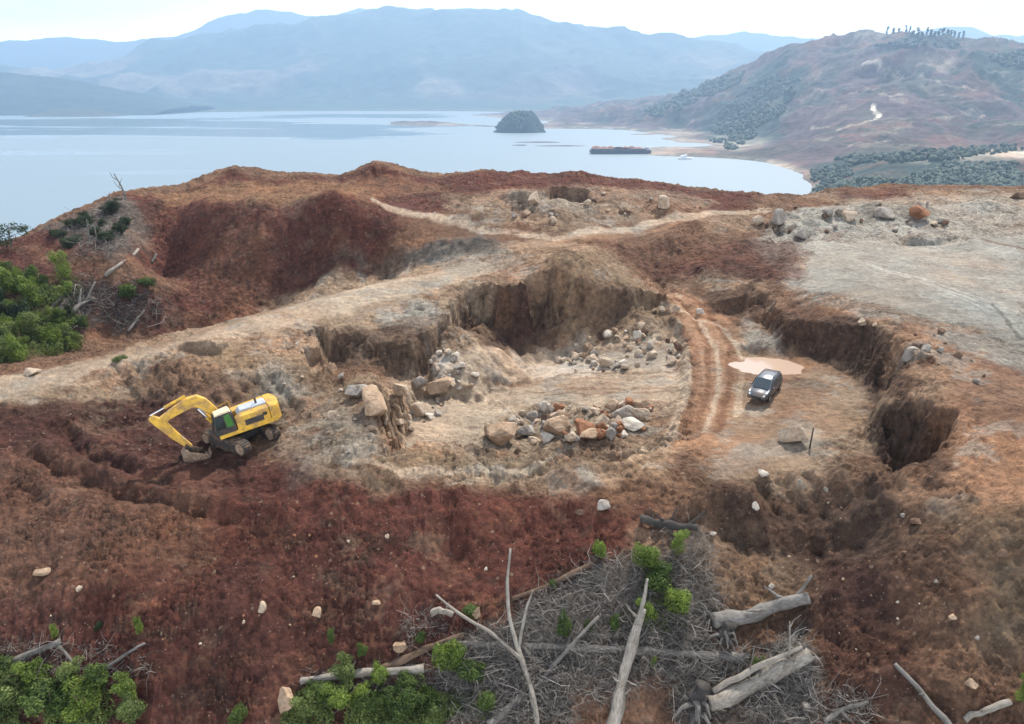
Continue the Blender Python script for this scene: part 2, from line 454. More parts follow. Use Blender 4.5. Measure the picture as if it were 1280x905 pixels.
# cuts in the grey bench and behind
carve([(1126,299,6.6),(1160,303,6.6),(1196,301,6.6),(1204,316,6.4),(1120,318,6.4)], 6.3, 0.9, 0.4)
carve([(968,288,6.9),(990,298,6.6),(1010,298,6.6),(1012,306,6.5),(966,304,6.7)], 6.3, 0.9, 0.5)
carve([(690,249,9.6),(732,251,9.6),(736,258,9.4),(686,258,9.4)], 9.2, 0.9, 0.4)
carve([(636,262,9.2),(660,266,9.),(664,272,8.8),(632,270,8.9)], 8.9, 0.9, 0.4)
carve([(806,260,9),(832,264,8.8),(836,270,8.6),(802,268,8.8)], 8.4, 0.9, 0.4)
for (px, py, z, h, rx, ry) in ((1090,268,8,1.3,5,3),(1150,270,8.3,1.6,6,3),(1040,272,8.2,1.1,4,3),(985,275,8,1.2,3,2),(700,262,9.6,1.3,4,3),(660,256,9.8,1.2,4,3),(830,262,9.2,1.5,4,3),
                              (600,262,9.8,1.0,5,3),(560,250,10.2,1.1,5,3),(1230,262,8.6,1.1,6,3),(760,268,8.8,.9,5,3),(1010,285,7.3,1,3,2),(880,290,7,.8,5,2.5),(840,300,6.6,.9,4,2.4),
                              (470,222,12,1.0,4,3),(290,222,12,1.2,4,3),(600,226,12,.9,5,3),(650,222,12,.9,4,3),(720,224,12,.8,5,3),(390,232,11,.7,4,3),(540,232,11.4,.8,4,3)):
    heap(px, py, z, h, rx, ry, 0.1, seed=int(px) % 17)
# dark bank of spoil below the upper bench
berm([(470,320,3.5),(520,308,5.2),(580,300,6.6),(640,300,7.0)], 1.0, 1.6, .8, 1.6)
# benches scraped by the digger on the left
berm([(14,545,-.6),(70,566,-.9),(125,592,-1.3),(180,602,-1.4),(260,620,-1.6),(390,646,-1.7)], .55, .8, .75, .8)
berm([(66,520,-.4),(130,556,-.7),(180,578,-1),(260,600,-1.2)], .45, .7, .6, .7)
berm([(0,560,-.8),(60,600,-1.4),(120,640,-2)], .3, .9, .3, .8, 9)
# fluted bank between the track and the digger
for k in range(9):
    x0 = 150 + 24 * k
    berm([(x0, 452 + 1.5 * k, 1.6), (x0 + 22, 476 + 1.2 * k, .9), (x0 + 40, 500 + k, .2)], .38, .55, .35, .5, 20 + k)
carve([(224,448,1.5),(268,446,1.6),(280,440,1.8),(250,436,1.9),(225,440,1.8)], 1.1, .6, .3)
# ruts on the orange haul road and round the rim
haul = [[(824,362,1.6),(862,392,.9),(884,430,.3),(886,480,0),(872,530,-.1)], [(838,362,1.7),(885,390,1.1),(912,430,.4),(912,480,0),(896,540,-.1)], [(848,400,.8),(868,440,.3),(866,490,0),(852,540,-.3)], [(830,380,1.2),(905,410,.6),(930,450,.1),(920,520,0)]]
for k, r in enumerate(haul): berm(r, -.28, .5, -.12, .6, 30 + k)
berm([(470,590,.1),(540,598,-.1),(640,588,-.4),(740,572,-.5),(830,556,-.3)], .3, .8, .35, .7, 41)
berm([(440,580,.2),(520,612,-.2),(640,606,-.5),(760,586,-.5),(850,560,-.2)], .25, .7, .3, .7, 42)
berm([(852,420,.6),(864,470,.1),(856,520,-.1),(838,552,-.4)], .45, .6, 0, .7, 43)
# banks and hollows in the dark spoil on the lower right
for (px, py, z, h, rx, ry, rt) in ((905,622,-.6,.9,3,1.6,.2),(940,640,-1,1.2,2.6,1.6,-.3),(1010,655,-1.4,1.1,3.2,1.5,0),(1075,655,-1.2,1.1,2.8,1.4,-.2),(880,640,-1,.7,2,1.2,.3),(1040,610,-.4,.8,4,1.6,-.4),(1100,620,0,.9,3,1.6,-.5),
                                   (1160,640,1,.7,3,1.4,-.3),(1090,720,-2.2,.9,3,1.6,-.4),(1180,740,-.8,.7,3,1.5,-.5),(1040,745,-3.2,.8,2.4,1.3,.2),(1010,820,-5,1.0,2.2,1.6,.1),(1120,850,-5,.8,2.5,1.4,-.5),(1220,850,-3.4,.8,2.5,1.4,-.5),
                                   (1190,575,3.0,.5,3,2,0),(1240,500,4.2,.5,5,3,0)):
    heap(px, py, z, h, rx, ry, rt, seed=int(px) % 13)
for k in range(6):
    x0 = 955 + 26 * k
    berm([(x0, 585 + 2 * k, -.2), (x0 + 30, 630 + 2 * k, -1), (x0 + 64, 680, -1.8)], .35, .5, .4, .5, 50 + k)
heap(1000, 668, -2, -1.2, 4, 1.6, 0, seed=3); heap(1075, 676, -2, -.9, 2.6, 1.2, 0, seed=4); heap(930, 655, -1.4, -.8, 2.4, 1.0, 0, seed=5)
heap(640, 640, -1.4, .5, 7, 1.6, 0, seed=6); heap(560, 690, -2.8, -.5, 4, 1.6, 0, seed=7); heap(500, 720, -3.6, .6, 3, 2, 0, seed=8)
heap(700, 660, -2, -.5, 4, 1.3, 0, seed=9); heap(100, 725, -4, .6, 4, 1.6, 0, seed=10); heap(290, 690, -3.4, -.5, 6, 2, 0, seed=11); heap(720, 598, -.5, .6, 2.4, 1.4, 0, seed=12)
heap(990, 552, -.1, .5, 3, 1.1, 0, seed=14); heap(1000, 478, 0, .45, 3.5, 1.2, -.3, seed=15); heap(985, 505, 0, -.2, 2.5, 1.2, 0, seed=16)
# puddle basin
PUD_C = at_z(962, 457, -0.05)
heap(0, 0, 0, -.55, 5.2, 2.6, 0, seed=18, rough=.15, at=PUD_C)
heap(712, 548, -1.6, .9, 8, 2.6, .05, seed=19)
heap(775, 440, -1.9, .7, 5, 3, 0, seed=20)

# how rough the ground is from place to place
R = np.full(X.shape, 1.0)
def smooth_area(P, k, soft):
    P = [at_z(*p) for p in P]; b = on(P, soft + 2)
    if b is None: return
    t = sstep(-soft, soft, poly_sd(P, X[b], Y[b]) + 1.5 * fbm(X[b] * .4, Y[b] * .4, 3, 77))
    R[b] = R[b] * (1 - t) + k * t
smooth_area([(500,556,-3),(560,480,-3),(640,450,-3),(850,440,-1),(850,500,-1),(620,505,-2.8),(590,560,-3)], .15, 1)
smooth_area([(860,370,1.5),(840,400,1),(870,540,0),(900,590,0),(1000,590,0),(1080,520,0),(1080,490,0),(1000,445,0),(930,440,0),(910,400,.5)], .22, 1.2)
smooth_area([(0,500,1),(0,465,1.2),(200,430,2.2),(400,362,3.8),(600,320,5.2),(600,345,4.8),(460,395,3.1),(300,425,2.4),(160,455,1.7)], .25, 1.2)
smooth_area([(1010,300,7),(1280,300,7),(1280,430,4.2),(1130,390,4.9),(1000,362,4.6)], .1, 1.5)
smooth_area([(470,250,9.7),(620,285,8),(700,296,7),(900,262,8.7),(940,266,8.5),(800,295,7.2),(700,308,6.6),(600,300,7.6),(480,262,9.5)], .3, 1.2)
smooth_area([(915,448,0),(1000,444,0),(1015,462,0),(990,474,0),(915,474,0)], .03, .8)
smooth_area([(1150,400,4.8),(1280,430,4.2),(1280,640,2),(1230,600,3),(1190,500,4.4)], .55, 2)
big = 0.55 * fbm(X * .13, Y * .13, 4, 60)
slopeR = 1 - .45 * sstep(46, 42, Y) * sstep(8, 3, X)
med = slopeR * 0.32 * fbm(X * .55, Y * .55, 4, 61) + slopeR * 0.17 * ridged(X * .8, Y * .8, 3, 62)
def billow(x, y, o, seed): return 2 * np.abs(fbm(x, y, o, seed)) - .35
clod = sstep(-.15, .35, fbm(X * .3, Y * .3, 3, 75))
fine = 0.13 * fbm(X * 2.4, Y * 2.4, 3, 63) + (.35 + .65 * clod) * (0.13 * billow(X * 1.4, Y * 1.4, 2, 64) + .13 * billow(X * 3.4, Y * 3.4, 2, 71) + .08 * billow(X * 7.5, Y * 7.5, 1, 72))
gz, gx = np.gradient(Z, axis=0), np.gradient(Z, axis=1)
slope = np.hypot(gz / np.maximum(np.gradient(Y, axis=0), 1e-3), gx / np.maximum(np.gradient(X, axis=1), 1e-3))
steep = sstep(.25, .8, slope)
wx = X + 2.5 * fbm(X * .12, Y * .12, 3, 68); wy = Y + 2.5 * fbm(X * .12, Y * .12, 3, 69)
gul = ridged(wx * .42, wy * .16, 3, 66) * 0.55 + ridged(wx * 1.3 + wy * .2, wy * .45, 3, 67) * 0.25     # rills running down the faces
edge = np.clip(.3 + R, 0, 1)
Z += big * (0.35 + .65 * edge) + med * R + fine * (.22 + .78 * R) + .75 * gul * steep * (.4 + .6 * R) * sstep(-.3, .3, fbm(X * .15, Y * .15, 3, 76))

# the puddle lies in a smooth shallow dip
_b = on([PUD_C], 9); _r = np.hypot((X[_b] - PUD_C[0]) / 3.9, (Y[_b] - PUD_C[1]) / 2.5) * (1 + .45 * fbm(X[_b] * .38, Y[_b] * .38, 4, 330))
PUD_Z = float(np.median(Z[_b][_r < 1])) - .05
_t = sstep(1.9, 1.05, _r); Z[_b] = Z[_b] * (1 - _t) + _t * (PUD_Z - .22 * (1 - _r ** 2) + .012 * fbm(X[_b] * 2, Y[_b] * 2, 3, 331))
# beyond the skyline the ground falls to the water
sky = [(-900,360,2),(-300,330,3),(0,311,4.2),(30,301,5),(62,284,6.6),(100,266,8.2),(150,241,10.4),(190,234,10.9),(250,226,11.4),(292,210,13.2),(330,216,12.6),(420,222,12),(470,206,13.9),(520,217,12.4),(600,214,12.9),(640,216,12.7),(700,214,12.9),(760,220,12.2),(850,231,10.8),(950,243,9.4),(1012,244,9.3),(1050,233,10.2),(1280,230,10.4),(1700,232,10.3)]
sk = np.array([at_z(*s) for s in sky])
o = np.argsort(sk[:, 0]); 
yr = np.interp(X, sk[o, 0], sk[o, 1]) + 1.2 * fbm(X * .1, Y * .1, 3, 80)
t = np.clip(Y - yr, 0, None)
far_left = np.clip(-(X + 75) / 40, 0, 1) * 0
Z -= .02 * t ** 1.75 + .25 * t
Z = np.maximum(Z, SEA_Z - 12)
G.Z = Z

# ------------------------------------------------------------------ soils, and shade painted on some cut faces, on the ground plan
S = dict(red=(.106,.040,.029), dred=(.066,.029,.022), brown=(.165,.095,.060), dbrown=(.080,.048,.034), tan=(.315,.222,.150), ltan=(.46,.355,.26), orange=(.33,.19,.115), rust=(.205,.105,.062),
         grey=(.265,.245,.21), lgrey=(.33,.30,.255), white=(.60,.56,.50), dark=(.06,.045,.036), olive=(.17,.125,.078), ochre=(.23,.13,.072), gdark=(.13,.12,.105))
soil = np.zeros(X.shape + (3,)); soil[:] = S['brown']
def paint(P, name, soft=1.0, op=1.0, warp=1.6, ws=.3, seed=90):
    P = G.hits(P); b = on(P, soft + warp + 2)
    if b is None: return
    x, y = X[b], Y[b]
    sd = poly_sd(P, x, y) + warp * fbm(x * ws, y * ws, 5, seed, .6)
    t = (sstep(-soft, soft, sd) * op)[..., None]
    soil[b] = soil[b] * (1 - t) + np.array(S[name]) * t
def stripe(P, name, w, op=.8, warp=.5, seed=95, ws=.4):
    P = G.hits(P); b = on(P, w * 3 + 2)
    if b is None: return
    x, y = X[b], Y[b]
    d, _, _, s = line_sd(P, x + warp * fbm(x * ws, y * ws, 3, seed), y + warp * fbm(x * ws, y * ws, 3, seed + 5))
    t = (sstep(w, w * .4, d + .35 * w * fbm(x * .9, y * .9, 4, seed + 2)) * op)[..., None]
    soil[b] = soil[b] * (1 - t) + np.array(S[name]) * t
# broad areas
paint([(-200,530),(100,520),(200,480),(280,560),(380,590),(640,612),(800,640),(870,660),(760,700),(620,905),(-200,905)], 'red', 1.5)
paint([(-60,520),(100,495),(200,480),(260,520),(300,590),(200,600),(0,560)], 'dred', 1.2, .8)
paint([(-80,560),(60,560),(160,600),(300,640),(260,720),(-80,740)], 'brown', 2, .5)
paint([(330,590),(640,618),(780,650),(720,700),(560,800),(330,760),(250,660)], 'red', 1.5, .9)
paint([(160,700),(420,680),(520,820),(300,905),(180,800)], 'dred', 2.5, .5)
paint([(860,600),(1100,600),(1180,680),(1130,760),(1000,780),(900,700)], 'dbrown', 1.4, .9)
paint([(980,690),(1130,700),(1180,905),(1000,905),(1010,780)], 'dred', 1.4, .75)
paint([(1120,660),(1280,640),(1400,905),(1160,905)], 'brown', 1.6, .8)
paint([(1190,640),(1300,620),(1300,800),(1230,780)], 'olive', 1.6, .6)
paint([(790,660),(900,650),(990,700),(1010,745),(960,770),(870,740),(800,700)], 'tan', 1, .55)
paint([(880,690),(980,705),(1000,740),(940,755)], 'ochre', 1, .5)
# orange shoulder on the right
paint([(1030,385),(1130,400),(1300,440),(1400,650),(1230,640),(1190,600),(1140,500),(1100,420)], 'orange', 1.2)
paint([(1190,430),(1300,460),(1300,560),(1230,520)], 'red', 2.2, .45, 3)
paint([(1060,395),(1120,405),(1170,480),(1150,520),(1110,430)], 'tan', 1, .55)
paint([(1120,600),(1220,600),(1180,650),(1130,640)], 'orange', 1, .6)
# upper band
paint([(-100,330),(60,284),(150,243),(290,212),(470,206),(600,214),(760,220),(950,243),(940,262),(800,262),(560,260),(480,290),(470,330),(330,395),(180,420),(100,400)], 'red', 1.5)
paint([(180,240),(290,226),(440,228),(480,240),(460,258),(330,256),(200,252)], 'ochre', 1.2, .8, 2.2)
paint([(440,226),(520,224),(560,240),(470,246)], 'rust', 1.2, .7, 2)
paint([(260,300),(340,280),(330,370),(250,360)], 'rust', 3, .45, 3)
paint([(370,255),(500,270),(500,300),(420,340),(360,330)], 'dred', 2, .2, 2.5)
paint([(20,310),(110,310),(240,350),(200,370),(90,350)], 'rust', 1.5, .8, 2)
paint([(60,284),(150,246),(190,290),(140,320),(80,300)], 'gdark', 1.5, .75, 2)
paint([(90,395),(170,380),(200,410),(110,420)], 'rust', 1.2, .6, 1.5)
# pale track and the ground round the quarry
paint([(-100,520),(-100,478),(0,470),(100,452),(200,420),(330,380),(450,342),(600,312),(720,300),(800,350),(850,400),(860,520),(840,600),(640,610),(480,612),(400,590),(340,500),(230,470),(100,500)], 'tan', 1.0)
paint([(-60,505),(0,472),(200,432),(330,392),(450,360),(600,326),(640,322),(600,345),(450,385),(300,425),(150,462),(0,498)], 'ltan', .9, .75)
paint([(120,470),(220,455),(330,470),(350,510),(260,505),(180,490)], 'brown', 1, .8)
paint([(240,430),(330,440),(420,470),(490,500),(480,560),(420,590),(350,540),(300,470)], 'olive', 1.2, .55)
paint([(330,440),(480,540),(490,575),(380,590),(340,520)], 'grey', 1.5, .45, 2)
paint([(200,395),(330,370),(360,395),(250,420)], 'ochre', 1.2, .3)
paint([(460,385),(540,375),(560,400),(520,412),(470,405)], 'lgrey', .8, .75)
paint([(535,440),(575,440),(580,480),(545,480)], 'white', .5, .75, .8)
paint([(440,480),(480,490),(480,540),(450,540)], 'rust', .6, .45)
paint([(430,312),(620,296),(640,318),(470,335)], 'gdark', 1, .8, 1.6)
paint([(540,325),(640,312),(660,330),(560,345)], 'grey', 1, .5)
# pit walls and floor
paint([(398,430),(430,404),(525,412),(545,445),(530,470),(430,470)], 'dbrown', .7, .75)  # shade on the hollow's back wall, painted in as dark brown
paint([(400,450),(480,462),(490,482),(430,474)], 'brown', .6, .6)
paint([(575,380),(690,345),(700,430),(600,432)], 'dbrown', .8, .85)  # shade of the rear wall painted into the soil, next dark patch too
paint([(620,390),(680,380),(670,420),(625,425)], 'dred', .6, .7)
paint([(550,390),(640,360),(610,420),(560,440)], 'ochre', .8, .45)
paint([(690,315),(760,320),(820,370),(840,400),(790,420),(700,420)], 'olive', 1, .5, 2)
paint([(720,380),(780,370),(800,400),(740,420)], 'brown', 1, .55)
paint([(560,445),(700,432),(830,420),(856,460),(850,520),(640,505),(600,565),(495,562),(520,500)], 'ltan', .8, .85)
paint([(690,440),(790,430),(850,425),(850,462),(700,462)], 'lgrey', .8, .65)
paint([(640,440),(760,455),(740,470),(650,462)], 'white', .8, .4)
for k, yy in enumerate((468, 474, 480, 487, 493)):
    stripe([(600 + 20 * k, yy + 4), (700, yy), (840, yy - 3)], ('brown', 'orange', 'tan', 'rust', 'brown')[k], .32, .5, .6, 100 + k)
paint([(690,482),(770,478),(780,490),(690,494)], 'rust', .6, .45)
paint([(480,570),(600,578),(760,572),(830,560),(830,580),(640,605),(480,606)], 'olive', .7, .6)
stripe([(440,572),(520,592),(640,590),(740,573),(835,556)], 'ltan', .35, .8, .5, 111)
stripe([(420,580),(520,610),(640,606),(760,587),(850,562)], 'brown', .4, .6, .5, 112)
stripe([(560,604),(640,600),(760,582),(850,562)], 'ltan', .3, .6, .5, 113)
paint([(690,590),(740,585),(750,608),(690,612)], 'lgrey', .5, .8, .8)
# haul road and working level
paint([(815,355),(845,360),(900,385),(935,440),(1000,450),(1090,490),(1110,520),(1090,570),(1000,600),(880,600),(840,560),(858,500),(862,430),(845,395)], 'tan', 1.0, .9)
paint([(815,355),(845,360),(905,390),(930,430),(915,520),(880,570),(840,560),(862,480),(862,420)], 'orange', .8, .9, 1)
paint([(880,545),(960,540),(940,590),(870,590)], 'orange', 1, .6)
for r, c in zip(haul, ('rust', 'rust', 'tan', 'ltan')): stripe([p[:2] for p in r], c, .42, .8, .3, 120)
stripe([(850,392),(872,440),(874,500),(858,540)], 'rust', .3, .8, .2, 121)
stripe([(868,395),(896,430),(900,480),(884,540)], 'ltan', .3, .7, .2, 122)
stripe([(818,364),(850,372)], 'ltan', .5, .8, .3, 123)
stripe([(846,420),(858,455),(854,500),(836,545)], 'ltan', .55, .8, .3, 124)
paint([(925,395),(965,410),(975,440),(935,440)], 'lgrey', .8, .85, 1)
paint([(870,345),(930,345),(990,372),(960,400),(890,388)], 'tan', .8, .6)
paint([(870,372),(940,356),(965,372),(960,398),(890,392)], 'dbrown', .6, .8)
paint([(970,400),(1010,385),(1090,410),(1140,480),(1120,495),(1060,455),(980,440)], 'dbrown', .7, .85)  # scarps turned from the sun: their shade is painted into the soil colour
paint([(1092,530),(1150,535),(1190,570),(1170,596),(1110,580)], 'dbrown', .7, .9)  # shadow inside the right-hand hollow, painted as dark brown
paint([(990,440),(1060,455),(1080,490),(1000,470)], 'tan', 1, .4)
paint([(960,475),(1040,480),(1040,500),(980,500)], 'brown', .8, .55)
paint([(950,505),(1020,500),(1010,530),(960,525)], 'rust', .7, .5)
paint([(880,600),(930,560),(1010,545),(1030,560),(960,580)], 'lgrey', .7, .5)
# grey bench and the middle distance
paint([(940,300),(1000,262),(1100,250),(1300,240),(1400,440),(1280,425),(1130,392),(1000,372),(980,340)], 'lgrey', 1.2)
paint([(1000,345),(1130,362),(1300,430),(1300,470),(1130,408),(1010,375)], 'grey', 1.2, .85)
paint([(1000,245),(1300,235),(1300,262),(1160,256),(1060,258)], 'tan', 1.2, .6)
paint([(1045,236),(1130,236),(1140,246),(1050,250)], 'red', 1.2, .8)
paint([(1080,255),(1150,252),(1160,272),(1060,275)], 'gdark', 1.2, .55, 2)
paint([(560,245),(700,232),(850,240),(900,255),(720,292),(600,285)], 'tan', 1.4, .6, 2.5)
paint([(640,240),(720,235),(740,262),(640,275)], 'grey', 1.4, .45, 2.5)
paint([(840,262),(950,262),(960,285),(880,290)], 'tan', 1.4, .55, 2.5)
paint([(760,305),(1000,300),(1000,348),(900,345),(800,330)], 'red', 1.2, .7, 2)
paint([(780,320),(1000,325),(960,350),(850,345)], 'dred', 1.2, .5, 2.5)
paint([(720,300),(860,290),(960,300),(880,320),(760,318)], 'brown', 1.4, .5, 2.5)
stripe([(470,252),(540,270),(620,290),(700,300),(790,285),(900,266),(960,262)], 'ltan', 1.3, .85, 1, 130, .2)
stripe([(690,303),(770,296),(860,276)], 'orange', .9, .6, 1, 131, .2)
stripe([(560,258),(660,275),(760,280)], 'tan', 1, .5, 1, 132, .2)
stripe([(1150,330),(1220,352),(1280,372)], 'ltan', .8, .35, 1, 133, .2)
for k in range(7):
    stripe([(1060 + 8 * k, 322 + 3 * k), (1150 + 9 * k, 345 + 5 * k), (1230 + 8 * k, 372 + 6 * k)], ('grey', 'white')[k % 2], .22, .45, .3, 140 + k)
stripe([(1240,380),(1262,405),(1278,425)], 'gdark', .3, .8, .3, 150)
stripe([(1232,300),(1280,312)], 'brown', .6, .7, .3, 151)
brushP = [(640,770),(690,735),(745,700),(800,690),(870,700),(900,760),(880,800),(940,830),(1000,790),(1016,840),(1010,905),(560,905),(560,810)]
paint(brushP, 'gdark', .5, .75, 1.0, .6); paint([(650,770),(745,712),(790,760),(760,800),(650,810)], 'grey', .6, .5, 1.0, .6)
paint([(700,850),(860,850),(850,905),(720,905)], 'rust', .5, .6, .8, .6)
# spilled and mixed soils: ragged tongues of red and brown over the pale ground and the other way round
def mix_in(name, scale, lo, seed, op, mask=None):
    m = sstep(lo, lo + .07, fbm(X * scale, Y * scale * 1.5, 6, seed, .62)) * op
    if mask is not None: m = m * mask
    soil[:] = soil * (1 - m[..., None]) + np.array(S[name]) * m[..., None]
lum = soil.mean(-1)
pale = sstep(.12, .2, lum)
worn = sstep(.3, .6, R)
mix_in('brown', .16, .16, 170, .5, pale * worn * (Y < 110)); mix_in('orange', .22, .22, 171, .45, pale * (.3 + .7 * worn) * (Y < 96)); mix_in('dbrown', .5, .24, 172, .55, (.35 + .65 * (1 - pale)) * (.3 + .7 * R)); mix_in('lgrey', .3, .24, 173, .5, pale)
mix_in('tan', .35, .3, 174, .15, 1 - pale); mix_in('rust', .25, .22, 175, .2, 1 - pale)
paint([(838,372),(880,385),(915,430),(915,500),(880,565),(845,560),(866,480),(866,430)], 'orange', .8, .5, 1.2)
for r, c in zip(haul, ('rust', 'rust', 'rust', 'ltan')): stripe([p[:2] for p in r], c, .4, .75, .35, 180)
stripe([(846,405),(860,455),(856,500),(836,548)], 'ltan', .6, .8, .3, 181); stripe([(872,400),(897,440),(898,490),(882,540)], 'ltan', .3, .7, .3, 182)
stripe([(440,572),(520,592),(640,590),(740,573),(835,556)], 'ltan', .35, .7, .5, 183); stripe([(560,604),(640,600),(760,582),(850,562)], 'tan', .3, .6, .5, 184)
paint([(910,446),(1000,442),(1022,458),(995,476),(905,474)], 'rust', .6, .6, .6, .6); paint([(990,446),(1022,452),(1015,466),(988,464)], 'ochre', .4, .7, .5, .6)
# tone varies over a few metres everywhere
k = 1 + .22 * fbm(X * .25, Y * .25, 4, 160)[..., None]
soil *= k
hue = fbm(X * .12, Y * .12, 4, 161)[..., None]
soil *= 1 + hue * np.array([.10, -.02, -.10])
soil = np.clip(soil, .01, .8)
ground = G.build('ground', M_SOIL, soil, {'rubble': np.clip(R, 0, 1)})
tag(ground, kind='structure')
# ------------------------------------------------------------------ the bay
def shore(px, py): return at_z(px, py, SEA_Z)
def water_material():
    m, nt, b = new_mat('bay_water')
    g = N(nt, 'ShaderNodeNewGeometry').outputs['Position']
    mp = N(nt, 'ShaderNodeMapping', Scale=(.35, 1.0, 1.0)); nt.links.new(g, mp.inputs['Vector'])
    sx = N(nt, 'ShaderNodeSeparateXYZ'); nt.links.new(g, sx.inputs['Vector'])
    streak = noise(nt, mp.outputs['Vector'], .0016, 4, .55)
    # sheltered, glassy lanes lie under the far left shore, the rest is ruffled by wind
    lane = mth(nt, 'ADD', streak, mth(nt, 'MULTIPLY', mth(nt, 'ABSOLUTE', mth(nt, 'DIVIDE', mth(nt, 'SUBTRACT', sx.outputs['Y'], 3100), 9000)), -1.0))
    lane = mth(nt, 'ADD', lane, mth(nt, 'MULTIPLY', mth(nt, 'MAXIMUM', mth(nt, 'DIVIDE', mth(nt, 'ADD', sx.outputs['X'], 500), 3000), 0), -1.2))
    calm = ramp(nt, lane, [(.36, (0, 0, 0)), (.44, (1, 1, 1))])
    b.inputs['Base Color'].default_value = (.17, .22, .25, 1)
    b.inputs['IOR'].default_value = 1.33
    rip = noise(nt, g, .22, 3, .6)
    nt.links.new(mth(nt, 'SUBTRACT', .42, mth(nt, 'MULTIPLY', calm, .36)), b.inputs['Roughness'])
    bump(nt, b, rip, .5, .2)
    return m
w = 12400
water = mesh_np('water', [(-w, -300, SEA_Z), (w, -300, SEA_Z), (w, 12400, SEA_Z), (-w, 12400, SEA_Z)], [(0, 1, 2, 3)], water_material())
tag(water, kind='structure')

# ------------------------------------------------------------------ hills across the water
def hill_material(name):
    m, nt, b = new_mat(name)
    g = N(nt, 'ShaderNodeNewGeometry').outputs['Position']
    col = N(nt, 'ShaderNodeAttribute', attribute_name='soil').outputs['Color']
    n1 = noise(nt, g, .012, 6, .65); n2 = noise(nt, g, .06, 5, .65)
    k = ramp(nt, mth(nt, 'MULTIPLY', mth(nt, 'ADD', n1, n2), .5), [(.36, (.55, .55, .55)), (.5, (1, 1, 1)), (.64, (1.5, 1.5, 1.5))])
    nt.links.new(mixc(nt, col, k, 1, 'MULTIPLY'), b.inputs['Base Color'])
    b.inputs['Roughness'].default_value = .95; b.inputs['Specular IOR Level'].default_value = .1
    bump(nt, b, n2, 6, .6)
    return m
M_HILL = hill_material('hillside')
HS = dict(bare=(.095,.068,.068), red=(.18,.085,.062), wood=(.032,.052,.044), dwood=(.045,.065,.058), scrub=(.065,.066,.050), sand=(.52,.44,.33), path=(.75,.66,.52), far=(.035,.055,.038))
def hill_paint(sh, c, P, name, soft, op=1.0, warp=40., ws=.008, seed=200):
    P = sh.hits(P); b = sh.box(P, soft + warp)
    if b is None: return
    x, y = sh.X[b], sh.Y[b]
    sd = poly_sd(P, x, y) + warp * fbm(x * ws, y * ws, 5, seed, .6)
    t = (sstep(-soft, soft, sd) * op)[..., None]
    c[b] = c[b] * (1 - t) + np.array(HS[name]) * t
def hill_stripe(sh, c, P, name, w, op=1.0, seed=210):
    P = sh.hits(P); b = sh.box(P, w * 4)
    if b is None: return
    x, y = sh.X[b], sh.Y[b]
    d, _, _, _ = line_sd(P, x + w * fbm(x * .02, y * .02, 3, seed), y + w * fbm(x * .02, y * .02, 3, seed + 3))
    t = (sstep(w, w * .4, d) * op)[..., None]
    c[b] = c[b] * (1 - t) + np.array(HS[name]) * t

# the near hill on the right with its cleared slopes
hp = [shore(*p) for p in ((1012,244),(1011,222),(985,211),(950,203),(900,198),(860,196),(812,194),(805,190),(840,184),(860,178),(800,168),(740,162),(690,162),(640,160),(600,156),(560,153))]
inl = [(1040,225,880),(1120,222,900),(1280,222,900),(1100,205,1050),(1200,195,1120),(1280,190,1120),(1040,180,1420),(1100,165,1520),(1200,150,1600),(1280,150,1560),(960,180,1750),(900,180,1900),
       (1060,130,1850),(1150,100,2000),(1230,95,2000),(1280,110,1900),(960,130,2300),(900,150,2500),(1110,70,2250),(1160,45,2400),(1205,50,2400),(1250,57,2400),(1290,58,2400),(1110,52,2400),(1060,62,2500),(1000,66,2700),(960,70,2900),
       (900,100,3000),(860,120,3100),(800,132,3300),(740,140,3500),(690,148,3600),(640,150,3700),(820,160,2600),(870,165,2300)]
hp += [at_d(*p) for p in inl]
hp += [(900, 3600, 40), (1700, 3300, 120), (2400, 2600, 150), (2200, 1500, 90), (1300, 800, -10), (300, 4300, -60), (1300, 450, -70), (600, 600, -100), (-200, 3400, -120), (150, 2200, -115), (250, 1500, -110), (430, 1200, -108), (350, 900, -110), (-100, 2600, -115), (-400, 4000, -110)]
HT = TPS(hp, 1e-6)
H = Sheet(-.16, 1.1, 700, 560, 4600, 620)
H.Z = np.clip(HT(H.X, H.Y), -140, 420)
hx, hy = H.X, H.Y
land = sstep(-4, 40, H.Z - SEA_Z)
farh = sstep(900, 1900, hy)
farh *= 1 - .8 * np.exp(-((hx - 800) / 260) ** 2 - ((hy - 1650) / 300) ** 2)
H.Z += land * (18 * fbm(hx * .0035, hy * .0035, 5, 220) + (10 + 34 * farh) * (ridged(hx * .0042, hy * .0042, 5, 221) - .5) + 7 * ridged(hx * .016, hy * .016, 4, 224) + 2.5 * fbm(hx * .05, hy * .05, 3, 222))
H.Z += 5 * fbm(hx * .006, hy * .006, 4, 223) * (1 - land)
hc = np.zeros(hx.shape + (3,)); hc[:] = HS['bare']
hill_paint(H, hc, [(1015,246),(1012,206),(1060,200),(1130,207),(1280,200),(1400,205),(1400,246)], 'wood', 10, .9, 30)
hill_paint(H, hc, [(1060,225),(1150,212),(1280,212),(1280,225)], 'bare', 8, .6, 30)
hill_paint(H, hc, [(1040,195),(1200,180),(1280,176),(1300,205),(1130,205)], 'scrub', 12, .7, 40)
hill_paint(H, hc, [(1195,192),(1240,186),(1290,186),(1290,199),(1200,201)], 'sand', 6, .85, 18)
hill_paint(H, hc, [(880,150),(915,105),(960,80),(1010,90),(985,140),(930,165),(895,178)], 'wood', 20, .9, 70)
hill_paint(H, hc, [(900,165),(945,130),(985,140),(960,180),(910,188)], 'dwood', 20, .9, 50)
hill_paint(H, hc, [(790,140),(870,100),(930,85),(930,100),(860,130),(850,160),(800,150)], 'wood', 20, .8, 70)
